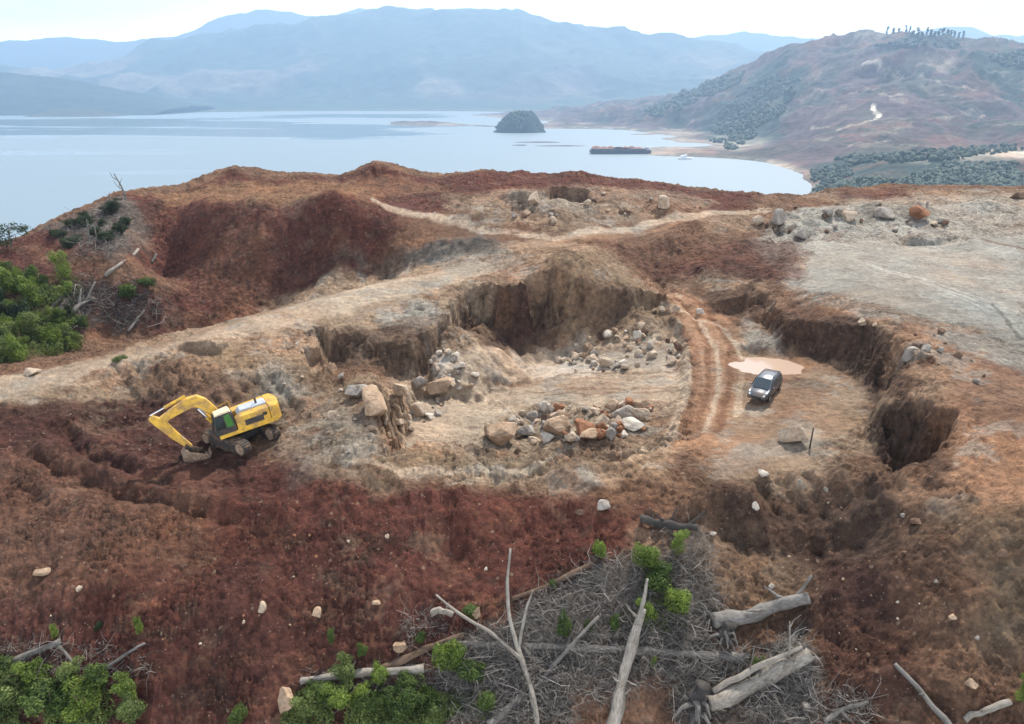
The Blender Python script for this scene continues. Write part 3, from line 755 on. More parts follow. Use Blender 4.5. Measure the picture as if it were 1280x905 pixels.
hill_paint(H, hc, [(1205,65),(1290,58),(1290,140),(1250,118),(1220,95)], 'wood', 20, .95, 60)
hill_paint(H, hc, [(1095,54),(1160,42),(1205,50),(1190,62),(1120,66)], 'wood', 12, .6, 30)
hill_paint(H, hc, [(1255,150),(1290,145),(1290,168),(1262,166)], 'wood', 12, .8, 30)
hill_paint(H, hc, [(1130,75),(1190,72),(1195,90),(1130,92)], 'sand', 14, .3, 30)
hill_paint(H, hc, [(560,156),(640,156),(640,150),(560,150)], 'wood', 20, .5, 40)
hill_paint(H, hc, [(810,192),(860,194),(900,196),(895,188),(840,184)], 'red', 8, .8, 20)
hill_paint(H, hc, [(930,204),(985,205),(1012,218),(985,213),(940,206)], 'sand', 6, .85, 12)
hill_paint(H, hc, [(900,170),(930,165),(960,180),(930,190),(900,186)], 'sand', 14, .25, 30)
hill_stripe(H, hc, [(1046,163),(1062,158),(1080,154),(1098,147),(1100,143),(1093,138),(1092,132)], 'path', 7, 1.0)
hill_stripe(H, hc, [(1080,79),(1092,76),(1100,82)], 'path', 8, .4)
hill_stripe(H, hc, [(1120,90),(1150,95),(1175,103),(1200,110),(1218,113)], 'path', 6, .5)
hill_stripe(H, hc, [(1098,118),(1130,118)], 'sand', 8, .5); hill_stripe(H, hc, [(1175,118),(1205,122)], 'sand', 9, .5)
hill_stripe(H, hc, [(1110,148),(1180,149),(1240,145)], 'sand', 5, .35); hill_stripe(H, hc, [(1015,158),(1046,160)], 'sand', 5, .4)
hill_stripe(H, hc, [(1060,183),(1110,176)], 'sand', 5, .4)
shoreband = np.exp(-((H.Z - SEA_Z - 2) / 3.0) ** 2)[..., None] * .55
hc = hc * (1 - shoreband) + np.array(HS['sand']) * .75 * shoreband
def hill_mix(name, sc, lo, seed, op, mask=1.0):
    m = (sstep(lo, lo + .12, fbm(hx * sc, hy * sc, 6, seed, .62)) * op * mask)[..., None]
    hc[:] = hc * (1 - m) + np.array(HS[name]) * m
hill_mix('scrub', .006, .06, 260, .6); hill_mix('wood', .011, .16, 261, .55); hill_mix('sand', .014, .3, 262, .18); hill_mix('red', .008, .15, 263, .4)
hills = H.build('hills', M_HILL, np.clip(hc * (1 + .25 * fbm(hx * .02, hy * .02, 4, 230)[..., None]), .01, .8))
tag(hills, kind='structure')

# low wooded island in the channel
def mound_sheet(name, c, rx, ry, h, seed, colour, n=90):
    g = np.linspace(-1.25, 1.25, n); x, y = np.meshgrid(g, g)
    r = np.sqrt(x * x + y * y) * (1 + .18 * fbm(x * 1.5 + seed, y * 1.5, 3, seed))
    z = h * (np.clip(1 - r ** 2.6, -.5, 1)) * (.92 + .12 * x + .4 * fbm(x * 2.2, y * 2.2, 4, seed + 1)) 
    co = np.stack([c[0] + x * rx, c[1] + y * ry, SEA_Z + np.where(z > 0, z, z * .4 - .5)], -1).reshape(-1, 3)
    idx = np.arange(n * n).reshape(n, n)
    f = np.stack([idx[:-1, :-1], idx[:-1, 1:], idx[1:, 1:], idx[1:, :-1]], -1).reshape(-1, 4)
    ob = mesh_np(name, co, f, M_HILL)
    at = ob.data.color_attributes.new('soil', 'FLOAT_COLOR', 'POINT')
    a = np.ones((n * n, 4), np.float32); a[:, :3] = HS[colour]; at.data.foreach_set('color', a.ravel())
    ob.data.polygons.foreach_set('use_smooth', np.ones(len(ob.data.polygons), bool))
    return tag(ob, kind='structure')
isl = shore(650, 165)
mound_sheet('island_hill', isl, 88, 70, 62, 5, 'dwood')

# the long mountain behind the bay
mp_ = [shore(*p) for p in ((-200,150),(0,150),(80,150),(150,147),(200,141),(280,140),(380,139),(480,139),(560,139),(640,140),(700,142))]
mp_ += [at_d(*p) for p in ((-200,110,6300),(0,120,6000),(100,125,6000),(180,122,6200),(300,118,6200),(420,118,6200),(520,115,6200),(640,112,6200),(760,120,6200),(860,118,6000),(960,105,6000),
     (-200,92,7200),(0,88,7000),(60,90,7200),(120,78,7600),(190,56,7900),(260,48,7900),(330,33,7900),(420,23,8000),(500,14,8000),(570,8,8000),(640,12,8000),(720,24,8000),(800,36,8000),(860,48,8000),(930,60,7800),(1000,68,7600),(1100,80,7600),
     (300,80,7000),(450,70,7000),(600,62,7000),(750,70,7000),(880,85,6800),(680,90,6500))]
mp_ += [(-6000, 9000, -80), (-3000, 9600, 100), (0, 9800, 300), (3000, 9600, 100), (5000, 8000, -60), (-6000, 6000, -110), (0, 4700, -140), (-2000, 4400, -140), (2500, 4700, -60)]
MT = TPS(mp_, 1e-6)
Mn = Sheet(-1.0, .85, 560, 4700, 10500, 320)
Mn.Z = np.clip(MT(Mn.X, Mn.Y), -160, 1300)
mx, my = Mn.X, Mn.Y
land = sstep(-2, 160, Mn.Z - SEA_Z)
Mn.Z += land * (110 * (ridged(mx * .0010, my * .0010, 6, 240) - .4) + 45 * fbm(mx * .004, my * .004, 5, 241))
mc = np.zeros(mx.shape + (3,)); mc[:] = HS['far']
cl = sstep(.05, .35, fbm(mx * .0016, my * .0016, 6, 242))[..., None] * sstep(520, 200, Mn.Z)[..., None] * sstep(-60, 60, Mn.Z)[..., None]
mc = mc * (1 - .7 * cl) + np.array((.20, .15, .11)) * .7 * cl
hill_paint(Mn, mc, [(560,122),(640,100),(720,85),(740,110),(660,128)], 'bare', 120, .6, 300, .0015)
sb = np.exp(-((Mn.Z - SEA_Z - 6) / 6.) ** 2)[..., None] * .12
mc = mc * (1 - sb) + np.array(HS['sand']) * sb
mountain = Mn.build('mountain', M_HILL, np.clip(mc * (1 + .3 * fbm(mx * .006, my * .006, 4, 243)[..., None]), .01, .8))
tag(mountain, kind='structure')

# low headland at the left end of the bay
hd = [at_d(*p) for p in ((-260,88,5000),(-100,84,5000),(0,88,5000),(60,98,5000),(140,108,5000),(200,118,5000),(240,132,5000))]
def ridge_sheet(name, top, depth, foot, seed, colour, rough, n=160, m=60):
    top = np.array(top); s = np.linspace(0, 1, n)
    k = np.linspace(0, 1, len(top))
    tx, ty, tz = (np.interp(s, k, top[:, i]) for i in range(3))
    v = np.linspace(-1, 1, m)[:, None]
    prof = np.clip(1 - np.abs(v), 0, 1) ** .85
    x = tx[None] + 0 * v; y = ty[None] + v * depth
    z = foot + (tz[None] - foot) * prof
    z = z + rough * prof * (ridged(x * .0015, y * .0015, 5, seed) - .2) * .9
    idx = np.arange(m * n).reshape(m, n)
    f = np.stack([idx[:-1, :-1], idx[:-1, 1:], idx[1:, 1:], idx[1:, :-1]], -1).reshape(-1, 4)
    ob = mesh_np(name, np.stack([x, y, z], -1).reshape(-1, 3), f, M_HILL)
    at = ob.data.color_attributes.new('soil', 'FLOAT_COLOR', 'POINT')
    c = np.array(HS[colour]) * (1 + .3 * fbm(x * .004, y * .004, 4, seed + 2)[..., None])
    a = np.ones((m * n, 4), np.float32); a[:, :3] = np.clip(c, .01, .8).reshape(-1, 3); at.data.foreach_set('color', a.ravel())
    ob.data.polygons.foreach_set('use_smooth', np.ones(len(ob.data.polygons), bool))
    return tag(ob, kind='structure')
ridge_sheet('headland_hill', hd, 700, SEA_Z - 10, 250, 'wood', 30)
ridge_sheet('foreland_hill', [at_d(*p) for p in ((40,147,4300),(70,136,4300),(110,136,4300),(150,143,4300),(175,149,4300))], 260, SEA_Z - 6, 260, 'scrub', 8, 90, 40)
# pale ranges on the horizon
ridge_sheet('range_mountain', [at_d(*p) for p in ((-400,60,11000),(-150,52,11000),(0,50,11000),(90,43,11000),(160,52,11000),(220,46,11000),(270,24,11000),(320,11,11000),(360,14,11000),(400,24,11000),(450,10,11000),(500,20,11000),(560,40,11000))], 1200, SEA_Z, 270, 'far', 60, 220)
ridge_sheet('range_mountain', [at_d(*p) for p in ((800,52,10800),(900,42,10800),(930,38,10800),(970,42,10800),(1010,48,10800),(1060,46,10800),(1100,54,10800),(1150,42,10800),(1180,31,10800),(1215,30,10800),(1240,42,10800),(1280,42,10800),(1330,30,10800),(1500,50,10800))], 1200, SEA_Z, 280, 'far', 60, 220)

# ------------------------------------------------------------------ the air over the bay
def haze_box():
    x, y0, y1, z0, z1 = 13000, -600, 12600, SEA_Z - 70, 1250
    co = [(-x, y0, z0), (x, y0, z0), (x, y1, z0), (-x, y1, z0), (-x, y0, z1), (x, y0, z1), (x, y1, z1), (-x, y1, z1)]
    f = [(0, 3, 2, 1), (4, 5, 6, 7), (0, 1, 5, 4), (1, 2, 6, 5), (2, 3, 7, 6), (3, 0, 4, 7)]
    m = bpy.data.materials.new('haze'); m.use_nodes = True; nt = m.node_tree; nt.nodes.clear()
    out = nt.nodes.new('ShaderNodeOutputMaterial'); v = nt.nodes.new('ShaderNodeVolumePrincipled')
    v.inputs['Color'].default_value = (.43, .615, .85, 1)
    v.inputs['Density'].default_value = 1.3e-4
    v.inputs['Anisotropy'].default_value = .35
    nt.links.new(v.outputs['Volume'], out.inputs['Volume'])
    o = mesh_np('haze', co, f, m)
    return tag(o, kind='stuff')
haze = haze_box()
# ------------------------------------------------------------------ small helpers for things
def simple_mat(name, c, rough=.6, metal=0.0, spec=.5, var=.25, scale=6.0, dirt=None, dirt_amt=.5, bmp=0.0):
    m, nt, b = new_mat(name)
    g = N(nt, 'ShaderNodeTexCoord').outputs['Object']
    n = noise(nt, g, scale, 5, .65)
    k = ramp(nt, n, [(.35, (1 - var,) * 3), (.65, (1 + var,) * 3)])
    col = mixc(nt, c, k, 1, 'MULTIPLY')
    if dirt:
        d = ramp(nt, noise(nt, g, scale * .4, 6, .7), [(.45, (0, 0, 0)), (.65, (1, 1, 1))])
        col = mixc(nt, col, dirt, mth(nt, 'MULTIPLY', d, dirt_amt))
    nt.links.new(col, b.inputs['Base Color'])
    b.inputs['Roughness'].default_value = rough; b.inputs['Metallic'].default_value = metal
    b.inputs['Specular IOR Level'].default_value = spec
    if bmp: bump(nt, b, n, bmp, .8)
    return m
def empty(name, loc, rz=0.0):
    o = bpy.data.objects.new(name, None); COL.objects.link(o)
    o.location = loc; o.rotation_euler = (0, 0, rz); o.empty_display_size = .3
    return o
class MB:
    """collects shapes and links them as one mesh object"""
    def __init__(self): self.bm = bmesh.new()
    def box(self, c, s, rot=None, bev=0.0, taper=None):
        r = bmesh.ops.create_cube(self.bm, size=1.0); vs = r['verts']
        for v in vs:
            k = (taper if (taper and v.co.z > 0) else (1, 1))
            v.co = Vector((v.co.x * s[0] * k[0], v.co.y * s[1] * k[1], v.co.z * s[2]))
        if bev:
            es = list({e for v in vs for e in v.link_edges})
            q = bmesh.ops.bevel(self.bm, geom=es, offset=bev, segments=2, affect='EDGES', profile=.5)
            vs = list({v for v in q['verts']} | {v for v in vs if v.is_valid})
        M = Matrix.Translation(c) @ (Euler(rot).to_matrix().to_4x4() if rot else Matrix.Identity(4))
        bmesh.ops.transform(self.bm, matrix=M, verts=vs)
        return self
    def cyl(self, a, b, r, r2=None, seg=16):
        a, b = Vector(a), Vector(b); d = b - a
        q = bmesh.ops.create_cone(self.bm, cap_ends=True, segments=seg, radius1=r, radius2=r if r2 is None else r2, depth=d.length)
        M = Matrix.Translation((a + b) / 2) @ d.to_track_quat('Z', 'Y').to_matrix().to_4x4()
        bmesh.ops.transform(self.bm, matrix=M, verts=q['verts'])
        return self
    def prism(self, prof, y0, y1, bev=0.0, prof2=None):
        """side outline (x, z) pushed from y0 to y1"""
        p2 = prof2 or prof
        A = [self.bm.verts.new((x, y0, z)) for x, z in prof]; B = [self.bm.verts.new((x, y1, z)) for x, z in p2]
        n = len(prof); fs = [self.bm.faces.new(A), self.bm.faces.new(B[::-1])]
        for i in range(n): fs.append(self.bm.faces.new((A[i], B[i], B[(i + 1) % n], A[(i + 1) % n])))
        bmesh.ops.recalc_face_normals(self.bm, faces=fs)
        if bev:
            bmesh.ops.bevel(self.bm, geom=list({e for f in fs for e in f.edges}), offset=bev, segments=2, affect='EDGES', profile=.5)
        return self
    def quad(self, pts):
        self.bm.faces.new([self.bm.verts.new(p) for p in pts]); return self
    def build(self, name, mat, parent=None, smooth=False, loc=None):
        me = bpy.data.meshes.new(name); 
        bmesh.ops.recalc_face_normals(self.bm, faces=self.bm.faces)
        self.bm.to_mesh(me); self.bm.free()
        me.materials.append(mat)
        if smooth:
            for p in me.polygons: p.use_smooth = True
        o = bpy.data.objects.new(name, me); COL.objects.link(o)
        if parent: o.parent = parent
        if loc: o.location = loc
        return o
def ground_z(x, y): return float(G.z(x, y))

# ------------------------------------------------------------------ excavator
M_YEL = simple_mat('yellow_paint', (.58, .33, .025), .5, 0, .5, .2, 3.0, (.20, .115, .06), .85)
M_BLK = simple_mat('black_steel', (.028, .026, .024), .6, .2, .4, .3, 6, (.11, .06, .04), .6)
M_TRK = simple_mat('muddy_track', (.035, .030, .027), .75, .1, .3, .4, 6, (.20, .12, .075), .8)
M_MUD = simple_mat('muddy_steel', (.26, .18, .125), .8, 0, .3, .35, 5, (.10, .06, .04), .6)
M_CHR = simple_mat('chrome_rod', (.6, .6, .6), .25, 1, .5, .05)
M_GLS = simple_mat('dark_glass', (.018, .024, .022), .08, 0, .6, .1)
M_GRN = simple_mat('green_glass', (.05, .16, .03), .15, 0, .6, .2)
M_HOOD = simple_mat('sky_sheen_hood', (.42, .45, .50), .35, .1, .5, .15, 3, (.2, .16, .12), .3)  # pale blue-grey colour stands in for sky reflected on the hood
M_CREAM = simple_mat('cream_roof', (.62, .52, .34), .5, 0, .5, .12, 3, (.3, .22, .14), .4)
def excavator():
    hit = G.hit(303, 551)
    ex, ey = hit[0], hit[1]
    ez = ground_z(ex, ey)
    root = empty('excavator', (ex, ey, ez - .05), 0)
    tag(root, 'yellow crawler excavator with bent boom working on the dark red bank', 'excavator')
    root.rotation_euler = (0, math.radians(-4), 0)
    ta = math.radians(-33); c, s = math.cos(ta), math.sin(ta)
    L, Hh, W, gauge = 5.5, 1.05, .72, 2.95
    for sd in (-1, 1):
        oy = sd * gauge / 2
        p = []
        for k in range(9): a = math.pi / 2 + math.pi * k / 8; p.append((-L / 2 + Hh / 2 + Hh / 2 * math.cos(a), Hh / 2 + Hh / 2 * math.sin(a)))
        for k in range(9): a = -math.pi / 2 + math.pi * k / 8; p.append((L / 2 - Hh / 2 + Hh / 2 * math.cos(a), Hh / 2 + Hh / 2 * math.sin(a)))
        b = MB().prism(p, oy - W / 2 + .06, oy + W / 2 - .06)
        # grouser plates all round the belt
        P = np.array(p + [p[0]]); seg = np.hypot(*np.diff(P, axis=0).T); cum = np.concatenate([[0], np.cumsum(seg)])
        for q in np.arange(0, cum[-1], .21):
            i = min(int(np.searchsorted(cum, q, 'right')) - 1, len(p) - 1); f = (q - cum[i]) / max(seg[i], 1e-6)
            x, z = P[i] * (1 - f) + P[i + 1] * f; d = P[i + 1] - P[i]
            b.box((x, oy, z), (.17, W, .07), (0, -math.atan2(d[1], d[0]), 0))
        t = b.build('track', M_TRK, root); t.rotation_euler = (0, 0, ta)
        sp = MB().cyl((L / 2 - Hh / 2, oy - W / 2 - .05, Hh / 2), (L / 2 - Hh / 2, oy + W / 2 + .05, Hh / 2), .46, seg=20).cyl((L / 2 - Hh / 2, oy - W / 2 - .12, Hh / 2), (L / 2 - Hh / 2, oy + W / 2 + .12, Hh / 2), .25, seg=16)
        sp.build('sprocket', M_MUD, t, loc=None)
        MB().cyl((-L / 2 + Hh / 2, oy - W / 2 - .04, Hh / 2), (-L / 2 + Hh / 2, oy + W / 2 + .04, Hh / 2), .42, seg=20).build('idler_wheel', M_MUD, t)
        MB().box((0, oy, .5), (3.6, W + .08, .34), bev=.05).build('track_frame', M_BLK, t)
    u = MB().box((0, 0, .75), (2.2, 2.6, .5), bev=.08).cyl((0, 0, .9), (0, 0, 1.3), .8, seg=24).build('undercarriage', M_BLK, root); u.rotation_euler = (0, 0, ta)
    # the upper works turn on their own ring; forward is +x of this set of parts
    ha = math.radians(180 + 30); R = Euler((math.radians(0), math.radians(7), ha), 'XYZ')
    R = (Matrix.Rotation(ha, 4, 'Z') @ Matrix.Rotation(math.radians(5), 4, 'Y')).to_euler()
    def part(mb, name, mat, parent=root, smooth=False):
        o = mb.build(name, mat, parent, smooth)
        if parent is root: o.rotation_euler = R
        return o
    house = part(MB().box((-.75, 0, 1.5), (4.7, 3.05, .36), bev=.05).prism([(-2.6, 1.62), (.1, 1.62), (.1, 2.5), (-.3, 2.72), (-2.6, 2.72)], .62, 1.52, .06)
                 .prism([(-2.6, 1.62), (1.5, 1.62), (1.5, 2.2), (.2, 2.55), (-2.6, 2.72)], -1.52, -.55, .06), 'house', M_YEL)
    part(MB().prism([(-2.62, 1.62), (-.2, 1.62), (-.2, 2.6), (-.5, 2.9), (-2.62, 2.9)], -.54, .61, .06), 'engine_hood', M_HOOD)
    cwp = [(-2.63, -1.55), (-2.63, 1.55), (-3.2, 1.5), (-3.5, 1.0), (-3.6, 0), (-3.5, -1.0), (-3.2, -1.5)]
    cw = MB(); A = [cw.bm.verts.new((x, y, 1.35)) for x, y in cwp]; B = [cw.bm.verts.new((x, y, 2.75)) for x, y in cwp]
    cw.bm.faces.new(A); cw.bm.faces.new(B)
    for i in range(7): cw.bm.faces.new((A[i], A[(i + 1) % 7], B[(i + 1) % 7], B[i]))
    bmesh.ops.bevel(cw.bm, geom=list(cw.bm.edges), offset=.09, segments=2, affect='EDGES', profile=.5)
    part(cw, 'counterweight', M_YEL)
    part(MB().cyl((-1.9, .2, 2.88), (-1.9, .2, 3.35), .09), 'exhaust_pipe', M_BLK)
    part(MB().box((-1.3, 1.54, 2.05), (1.5, .03, .5), bev=.01).box((-2.2, 1.54, 2.3), (.35, .04, .3), bev=.01), 'side_grille', M_BLK)
    cab = part(MB().prism([(.15, 1.64), (1.75, 1.64), (1.9, 2.0), (1.62, 3.35), (.35, 3.45), (.15, 3.2)], .52, 1.55, .07), 'cab', M_BLK)
    MB().prism([(.25, 3.42), (1.55, 3.36), (1.5, 3.5), (.4, 3.58)], .5, 1.57, .03).build('cab_roof', M_CREAM, cab)
    MB().prism([(.95, 2.15), (1.72, 2.15), (1.53, 3.22), (.95, 3.27)], 1.552, 1.575).build('side_window', M_GLS, cab)
    MB().prism([(.3, 2.2), (.86, 2.2), (.86, 3.25), (.42, 3.3)], 1.552, 1.575).build('rear_side_window', M_GRN, cab)
    MB().prism([(1.93, 2.05), (1.96, 2.05), (1.69, 3.28), (1.66, 3.28)], .62, 1.45).build('windscreen', M_GLS, cab)
    MB().prism([(.12, 2.4), (.15, 2.4), (.15, 3.15), (.12, 3.15)], .62, 1.45).build('rear_window', M_GLS, cab)
    part(MB().cyl((1.7, -1.4, 2.2), (1.7, -1.4, 2.9), .03, seg=8).cyl((0, -1.4, 2.5), (0, -1.4, 3.2), .03, seg=8).cyl((0, -1.4, 3.2), (1.7, -1.4, 2.9), .03, seg=8), 'handrail', M_YEL)
    def arm(line, th, wid):
        """plate girder: centre line points (x, z), thickness there, width"""
        P = [Vector((x, z)) for x, z in line]; up, lo = [], []
        for i, p in enumerate(P):
            d = (P[min(i + 1, len(P) - 1)] - P[max(i - 1, 0)]).normalized(); n = Vector((-d.y, d.x))
            up.append(p + n * th[i] / 2); lo.append(p - n * th[i] / 2)
        return MB().prism([tuple(v) for v in up] + [tuple(v) for v in lo[::-1]], -wid / 2, wid / 2, .04)
    b0, tip = (.75, 1.95), (5.2, 3.95)
    part(arm([b0, (1.4, 3.35), (1.95, 4.3), (2.35, 4.62), (2.85, 4.66), (4.1, 4.32), tip], [.5, .7, .86, .95, .82, .62, .45], .58), 'boom', M_YEL)
    st0, st1 = (5.85, 4.45), (3.85, 1.0)
    part(arm([st0, (5.3, 3.75), (4.65, 2.4), st1], [.4, .8, .62, .4], .44), 'stick', M_YEL)
    def ram(a, b, k, y, name):
        a3, b3 = Vector((a[0], y, a[1])), Vector((b[0], y, b[1])); m3 = a3.lerp(b3, k)
        o = part(MB().cyl(a3, m3, .13), name, M_YEL)
        MB().cyl(m3, b3, .07).build('rod', M_CHR, o)
    for y in (-.45, .45): ram((1.35, 1.75), (2.45, 4.05), .6, y, 'boom_cylinder')
    ram((3.0, 5.25), (5.8, 4.6), .6, 0, 'stick_cylinder')
    ram((5.45, 4.1), (4.05, 1.85), .55, .0, 'bucket_cylinder')
    OX, OZ = -1.25, -.4
    mv = lambda P: [(x + OX, z + OZ) for x, z in P]
    part(MB().prism(mv([(5.35, 1.9), (5.0, 1.25), (5.15, .95), (5.55, 1.5)]), -.28, .28), 'bucket_link', M_BLK)
    bk = mv([(5.5, 1.45), (5.9, 1.0), (5.95, .45), (5.6, .02), (5.0, -.12), (4.35, .12), (4.05, .5)])
    inn = mv([(4.2, .55), (4.45, .28), (5.0, .08), (5.5, .2), (5.75, .5), (5.7, .95), (5.35, 1.28)])
    bu = MB().prism(bk + inn, -.72, .72)
    bu.prism(bk, -.76, -.7).prism(bk, .7, .76)
    for y in (-.6, -.3, 0, .3, .6): bu.prism(mv([(4.3, .05), (4.1, .42), (3.75, .62), (3.95, .25)]), y - .07, y + .07)
    part(bu, 'bucket', M_MUD)
    return root
EXC = excavator()

# ------------------------------------------------------------------ the parked car
M_CAR = simple_mat('car_paint', (.105, .115, .135), .3, .35, .5, .08, 2, (.24, .165, .11), .6)
M_TYRE = simple_mat('tyre_rubber', (.022, .020, .019), .85, 0, .2, .3, 8, (.2, .12, .08), .5)
M_RIM = simple_mat('alloy_rim', (.4, .4, .41), .35, .8, .5, .1)
M_LAMP = simple_mat('lamp_glass', (.7, .72, .74), .12, 0, .6, .05)
M_REDL = simple_mat('tail_lamp', (.35, .02, .015), .2, 0, .5, .05)
M_PLATE = simple_mat('blank_plate', (.05, .05, .05), .5)
M_CGLS = simple_mat('car_glass', (.03, .045, .055), .06, 0, .7, .05)
def car():
    h = G.hit(955, 493)
    root = empty('parked_car', (h[0], h[1], h[2]), math.radians(-126))
    tag(root, 'dark grey people carrier parked beside the pale puddle', 'car')
    K = 1.06
    root.scale = (K, K, K)
    sec = [  # x, half width at sill, belt and roof; heights of sill, belt, roof
        (-2.3, .70, .74, .60, .48, .95, 1.02), (-2.22, .82, .86, .66, .34, 1.0, 1.25), (-1.95, .86, .90, .70, .28, 1.02, 1.66), (-1.2, .88, .91, .71, .26, 1.0, 1.76),
        (-.2, .88, .91, .71, .25, .98, 1.78), (.45, .88, .91, .70, .25, .97, 1.68), (.95, .88, .90, .74, .25, .97, 1.36), (1.42, .87, .89, .78, .26, .96, 1.05), (1.95, .84, .86, .72, .28, .86, .93), (2.22, .76, .78, .62, .34, .74, .80), (2.34, .62, .66, .5, .42, .62, .66)]
    bm = bmesh.new(); rings = []
    for x, ws, wb, wr, zs, zb, zr in sec:
        half = [(0, zs), (ws * .8, zs), (ws, zs + .1), (wb, (zs + zb) / 2 + .06), (wb * .985, zb), ((wb + wr) / 2 - .01, (zb + zr) / 2 + .02), (wr, zr - .06), (wr * .82, zr), (0, zr + .02)]
        ring = half + [(-y, z) for y, z in half[-2:0:-1]]
        rings.append([bm.verts.new((x, y, z)) for y, z in ring])
    n = len(rings[0])
    for a, b in zip(rings, rings[1:]):
        for i in range(n): bm.faces.new((a[i], a[(i + 1) % n], b[(i + 1) % n], b[i]))
    bm.faces.new(rings[0][::-1]); bm.faces.new(rings[-1])
    mb = MB(); mb.bm.free(); mb.bm = bm
    body = mb.build('body', M_CAR, root, True)
    def pane(pts, name, mat=M_CGLS, off=(0, 0, 0)):
        b = MB(); v = [b.bm.verts.new(Vector(p) + Vector(off)) for p in pts]; f = b.bm.faces.new(v)
        f.normal_update(); nn = f.normal.copy()
        q = bmesh.ops.extrude_face_region(b.bm, geom=[f]); bmesh.ops.translate(b.bm, vec=nn * .012, verts=[g for g in q['geom'] if isinstance(g, bmesh.types.BMVert)])
        return b.build(name, mat, root)
    pane([(1.44, -.68, 1.08), (1.44, .68, 1.08), (.56, .62, 1.70), (.56, -.62, 1.70)], 'windscreen', off=(.03, 0, .02))
    pane([(-2.27, .58, 1.12), (-2.27, -.58, 1.12), (-2.0, -.6, 1.64), (-2.0, .6, 1.64)], 'rear_window', off=(-.03, 0, .02))
    for sgn in (-1, 1):
        for x0, x1, x2, x3 in ((-2.0, -1.2, -1.15, -1.85), (-1.1, -.15, -.15, -1.05), (-.05, 1.2, .5, -.05)):
            p = [(x0, .905, 1.05), (x1, .895, 1.04), (x2, .755, 1.60), (x3, .755, 1.62)]
            p = [(x, sgn * (y + .012), z) for x, y, z in p]
            pane(p if sgn > 0 else p[::-1], 'side_window')
        for x in (-1.45, 1.42):
            w = MB().cyl((x, sgn * .70, .34), (x, sgn * .925, .34), .34, seg=24).build('wheel', M_TYRE, root)
            MB().cyl((x, sgn * .90, .34), (x, sgn * .94, .34), .22, seg=20).build('rim', M_RIM, w)
        MB().box((2.2, sgn * .56, .70), (.16, .30, .12), (0, 0, -sgn * .35), .03).build('headlight', M_LAMP, root)
        MB().box((-2.26, sgn * .66, .95), (.08, .16, .32), None, .02).build('tail_light', M_REDL, root)
        MB().box((.95, sgn * 1.0, 1.1), (.12, .2, .14), None, .03).build('mirror', M_CAR, root)
        MB().cyl((-1.8, sgn * .62, 1.79), (.2, sgn * .62, 1.79), .025, seg=8).build('roof_rail', M_BLK, root)
    MB().box((2.32, 0, .52), (.06, .9, .22), None, .02).build('grille', M_BLK, root)
    MB().box((2.37, 0, .42), (.02, .46, .11)).build('number_plate', M_PLATE, root)
    return root
CAR = car()

# ------------------------------------------------------------------ puddle
def puddle():
    c = PUD_C; m, nt, b = new_mat('muddy_water')
    b.inputs['Base Color'].default_value = (.42, .30, .225, 1); b.inputs['Roughness'].default_value = .12
    n = 200; a = np.linspace(0, 2 * math.pi, n, endpoint=False)
    r = 1 + .22 * fbm(np.cos(a) * 1.8, np.sin(a) * 1.8, 5, 300)
    x, y = c[0] + 4.7 * np.cos(a), c[1] + 3.0 * np.sin(a)
    z = PUD_Z
    co = np.concatenate([[(c[0], c[1], z)], np.stack([x, y, np.full(n, z)], -1)])
    f = np.array([(0, 1 + i, 1 + (i + 1) % n) for i in range(n)])
    o = mesh_np('puddle', co, f, m); tag(o, kind='structure')
puddle()
# ------------------------------------------------------------------ rocks
def rock_mat(name, c, dark):
    m, nt, b = new_mat(name)
    g = N(nt, 'ShaderNodeNewGeometry').outputs['Position']
    n1, n2 = noise(nt, g, .9, 5, .65), noise(nt, g, 4.5, 6, .7)
    k = ramp(nt, mth(nt, 'MULTIPLY', mth(nt, 'ADD', n1, n2), .5), [(.36, (.5, .48, .46)), (.5, (1, 1, 1)), (.64, (1.35, 1.33, 1.3))])
    col = mixc(nt, c, k, 1, 'MULTIPLY')
    d = ramp(nt, noise(nt, g, 1.6, 6, .7), [(.5, (0, 0, 0)), (.66, (1, 1, 1))])
    col = mixc(nt, col, dark, mth(nt, 'MULTIPLY', d, .6))
    nt.links.new(col, b.inputs['Base Color']); b.inputs['Roughness'].default_value = .9; b.inputs['Specular IOR Level'].default_value = .2
    bump(nt, b, n2, .12, .9)
    return m
ROCKM = dict(pale=rock_mat('pale_rock', (.42, .33, .245), (.30, .19, .12)), grey=rock_mat('grey_rock', (.30, .265, .23), (.17, .12, .085)), tan=rock_mat('tan_rock', (.37, .26, .175), (.22, .12, .07)),
             rust=rock_mat('rusty_rock', (.28, .13, .07), (.16, .07, .04)), brown=rock_mat('brown_rock', (.155, .095, .065), (.09, .05, .035)), white=rock_mat('white_rock', (.52, .46, .385), (.40, .32, .25)))
def rock_shape(seed, sub=3):
    rs = np.random.RandomState(seed)
    bm = bmesh.new(); bmesh.ops.create_icosphere(bm, subdivisions=sub, radius=1.0)
    co = np.array([v.co for v in bm.verts])
    for _ in range(13):
        n = rs.normal(size=3); n /= np.linalg.norm(n); d = rs.uniform(.36, .74)
        h = co @ n; m = h > d
        co[m] -= np.outer(h[m] - d, n) * .92
    r = 1 + .10 * vnoise(co[:, 0] * 2.2 + seed, co[:, 1] * 2.2 + co[:, 2] * 1.7, seed) + .05 * vnoise(co[:, 0] * 5 + co[:, 2] * 3, co[:, 1] * 5 - co[:, 2] * 4, seed + 1)
    co *= r[:, None]
    for v, c in zip(bm.verts, co): v.co = c
    me = bpy.data.meshes.new('rock'); bm.to_mesh(me); bm.free()
    return me
ROCKS = {}
def rock_mesh(kind, i, sub):
    k = (kind, i, sub)
    if k not in ROCKS:
        me = rock_shape(i * 7 + 3, sub); me.materials.append(ROCKM[kind]); ROCKS[k] = me
    return ROCKS[k]
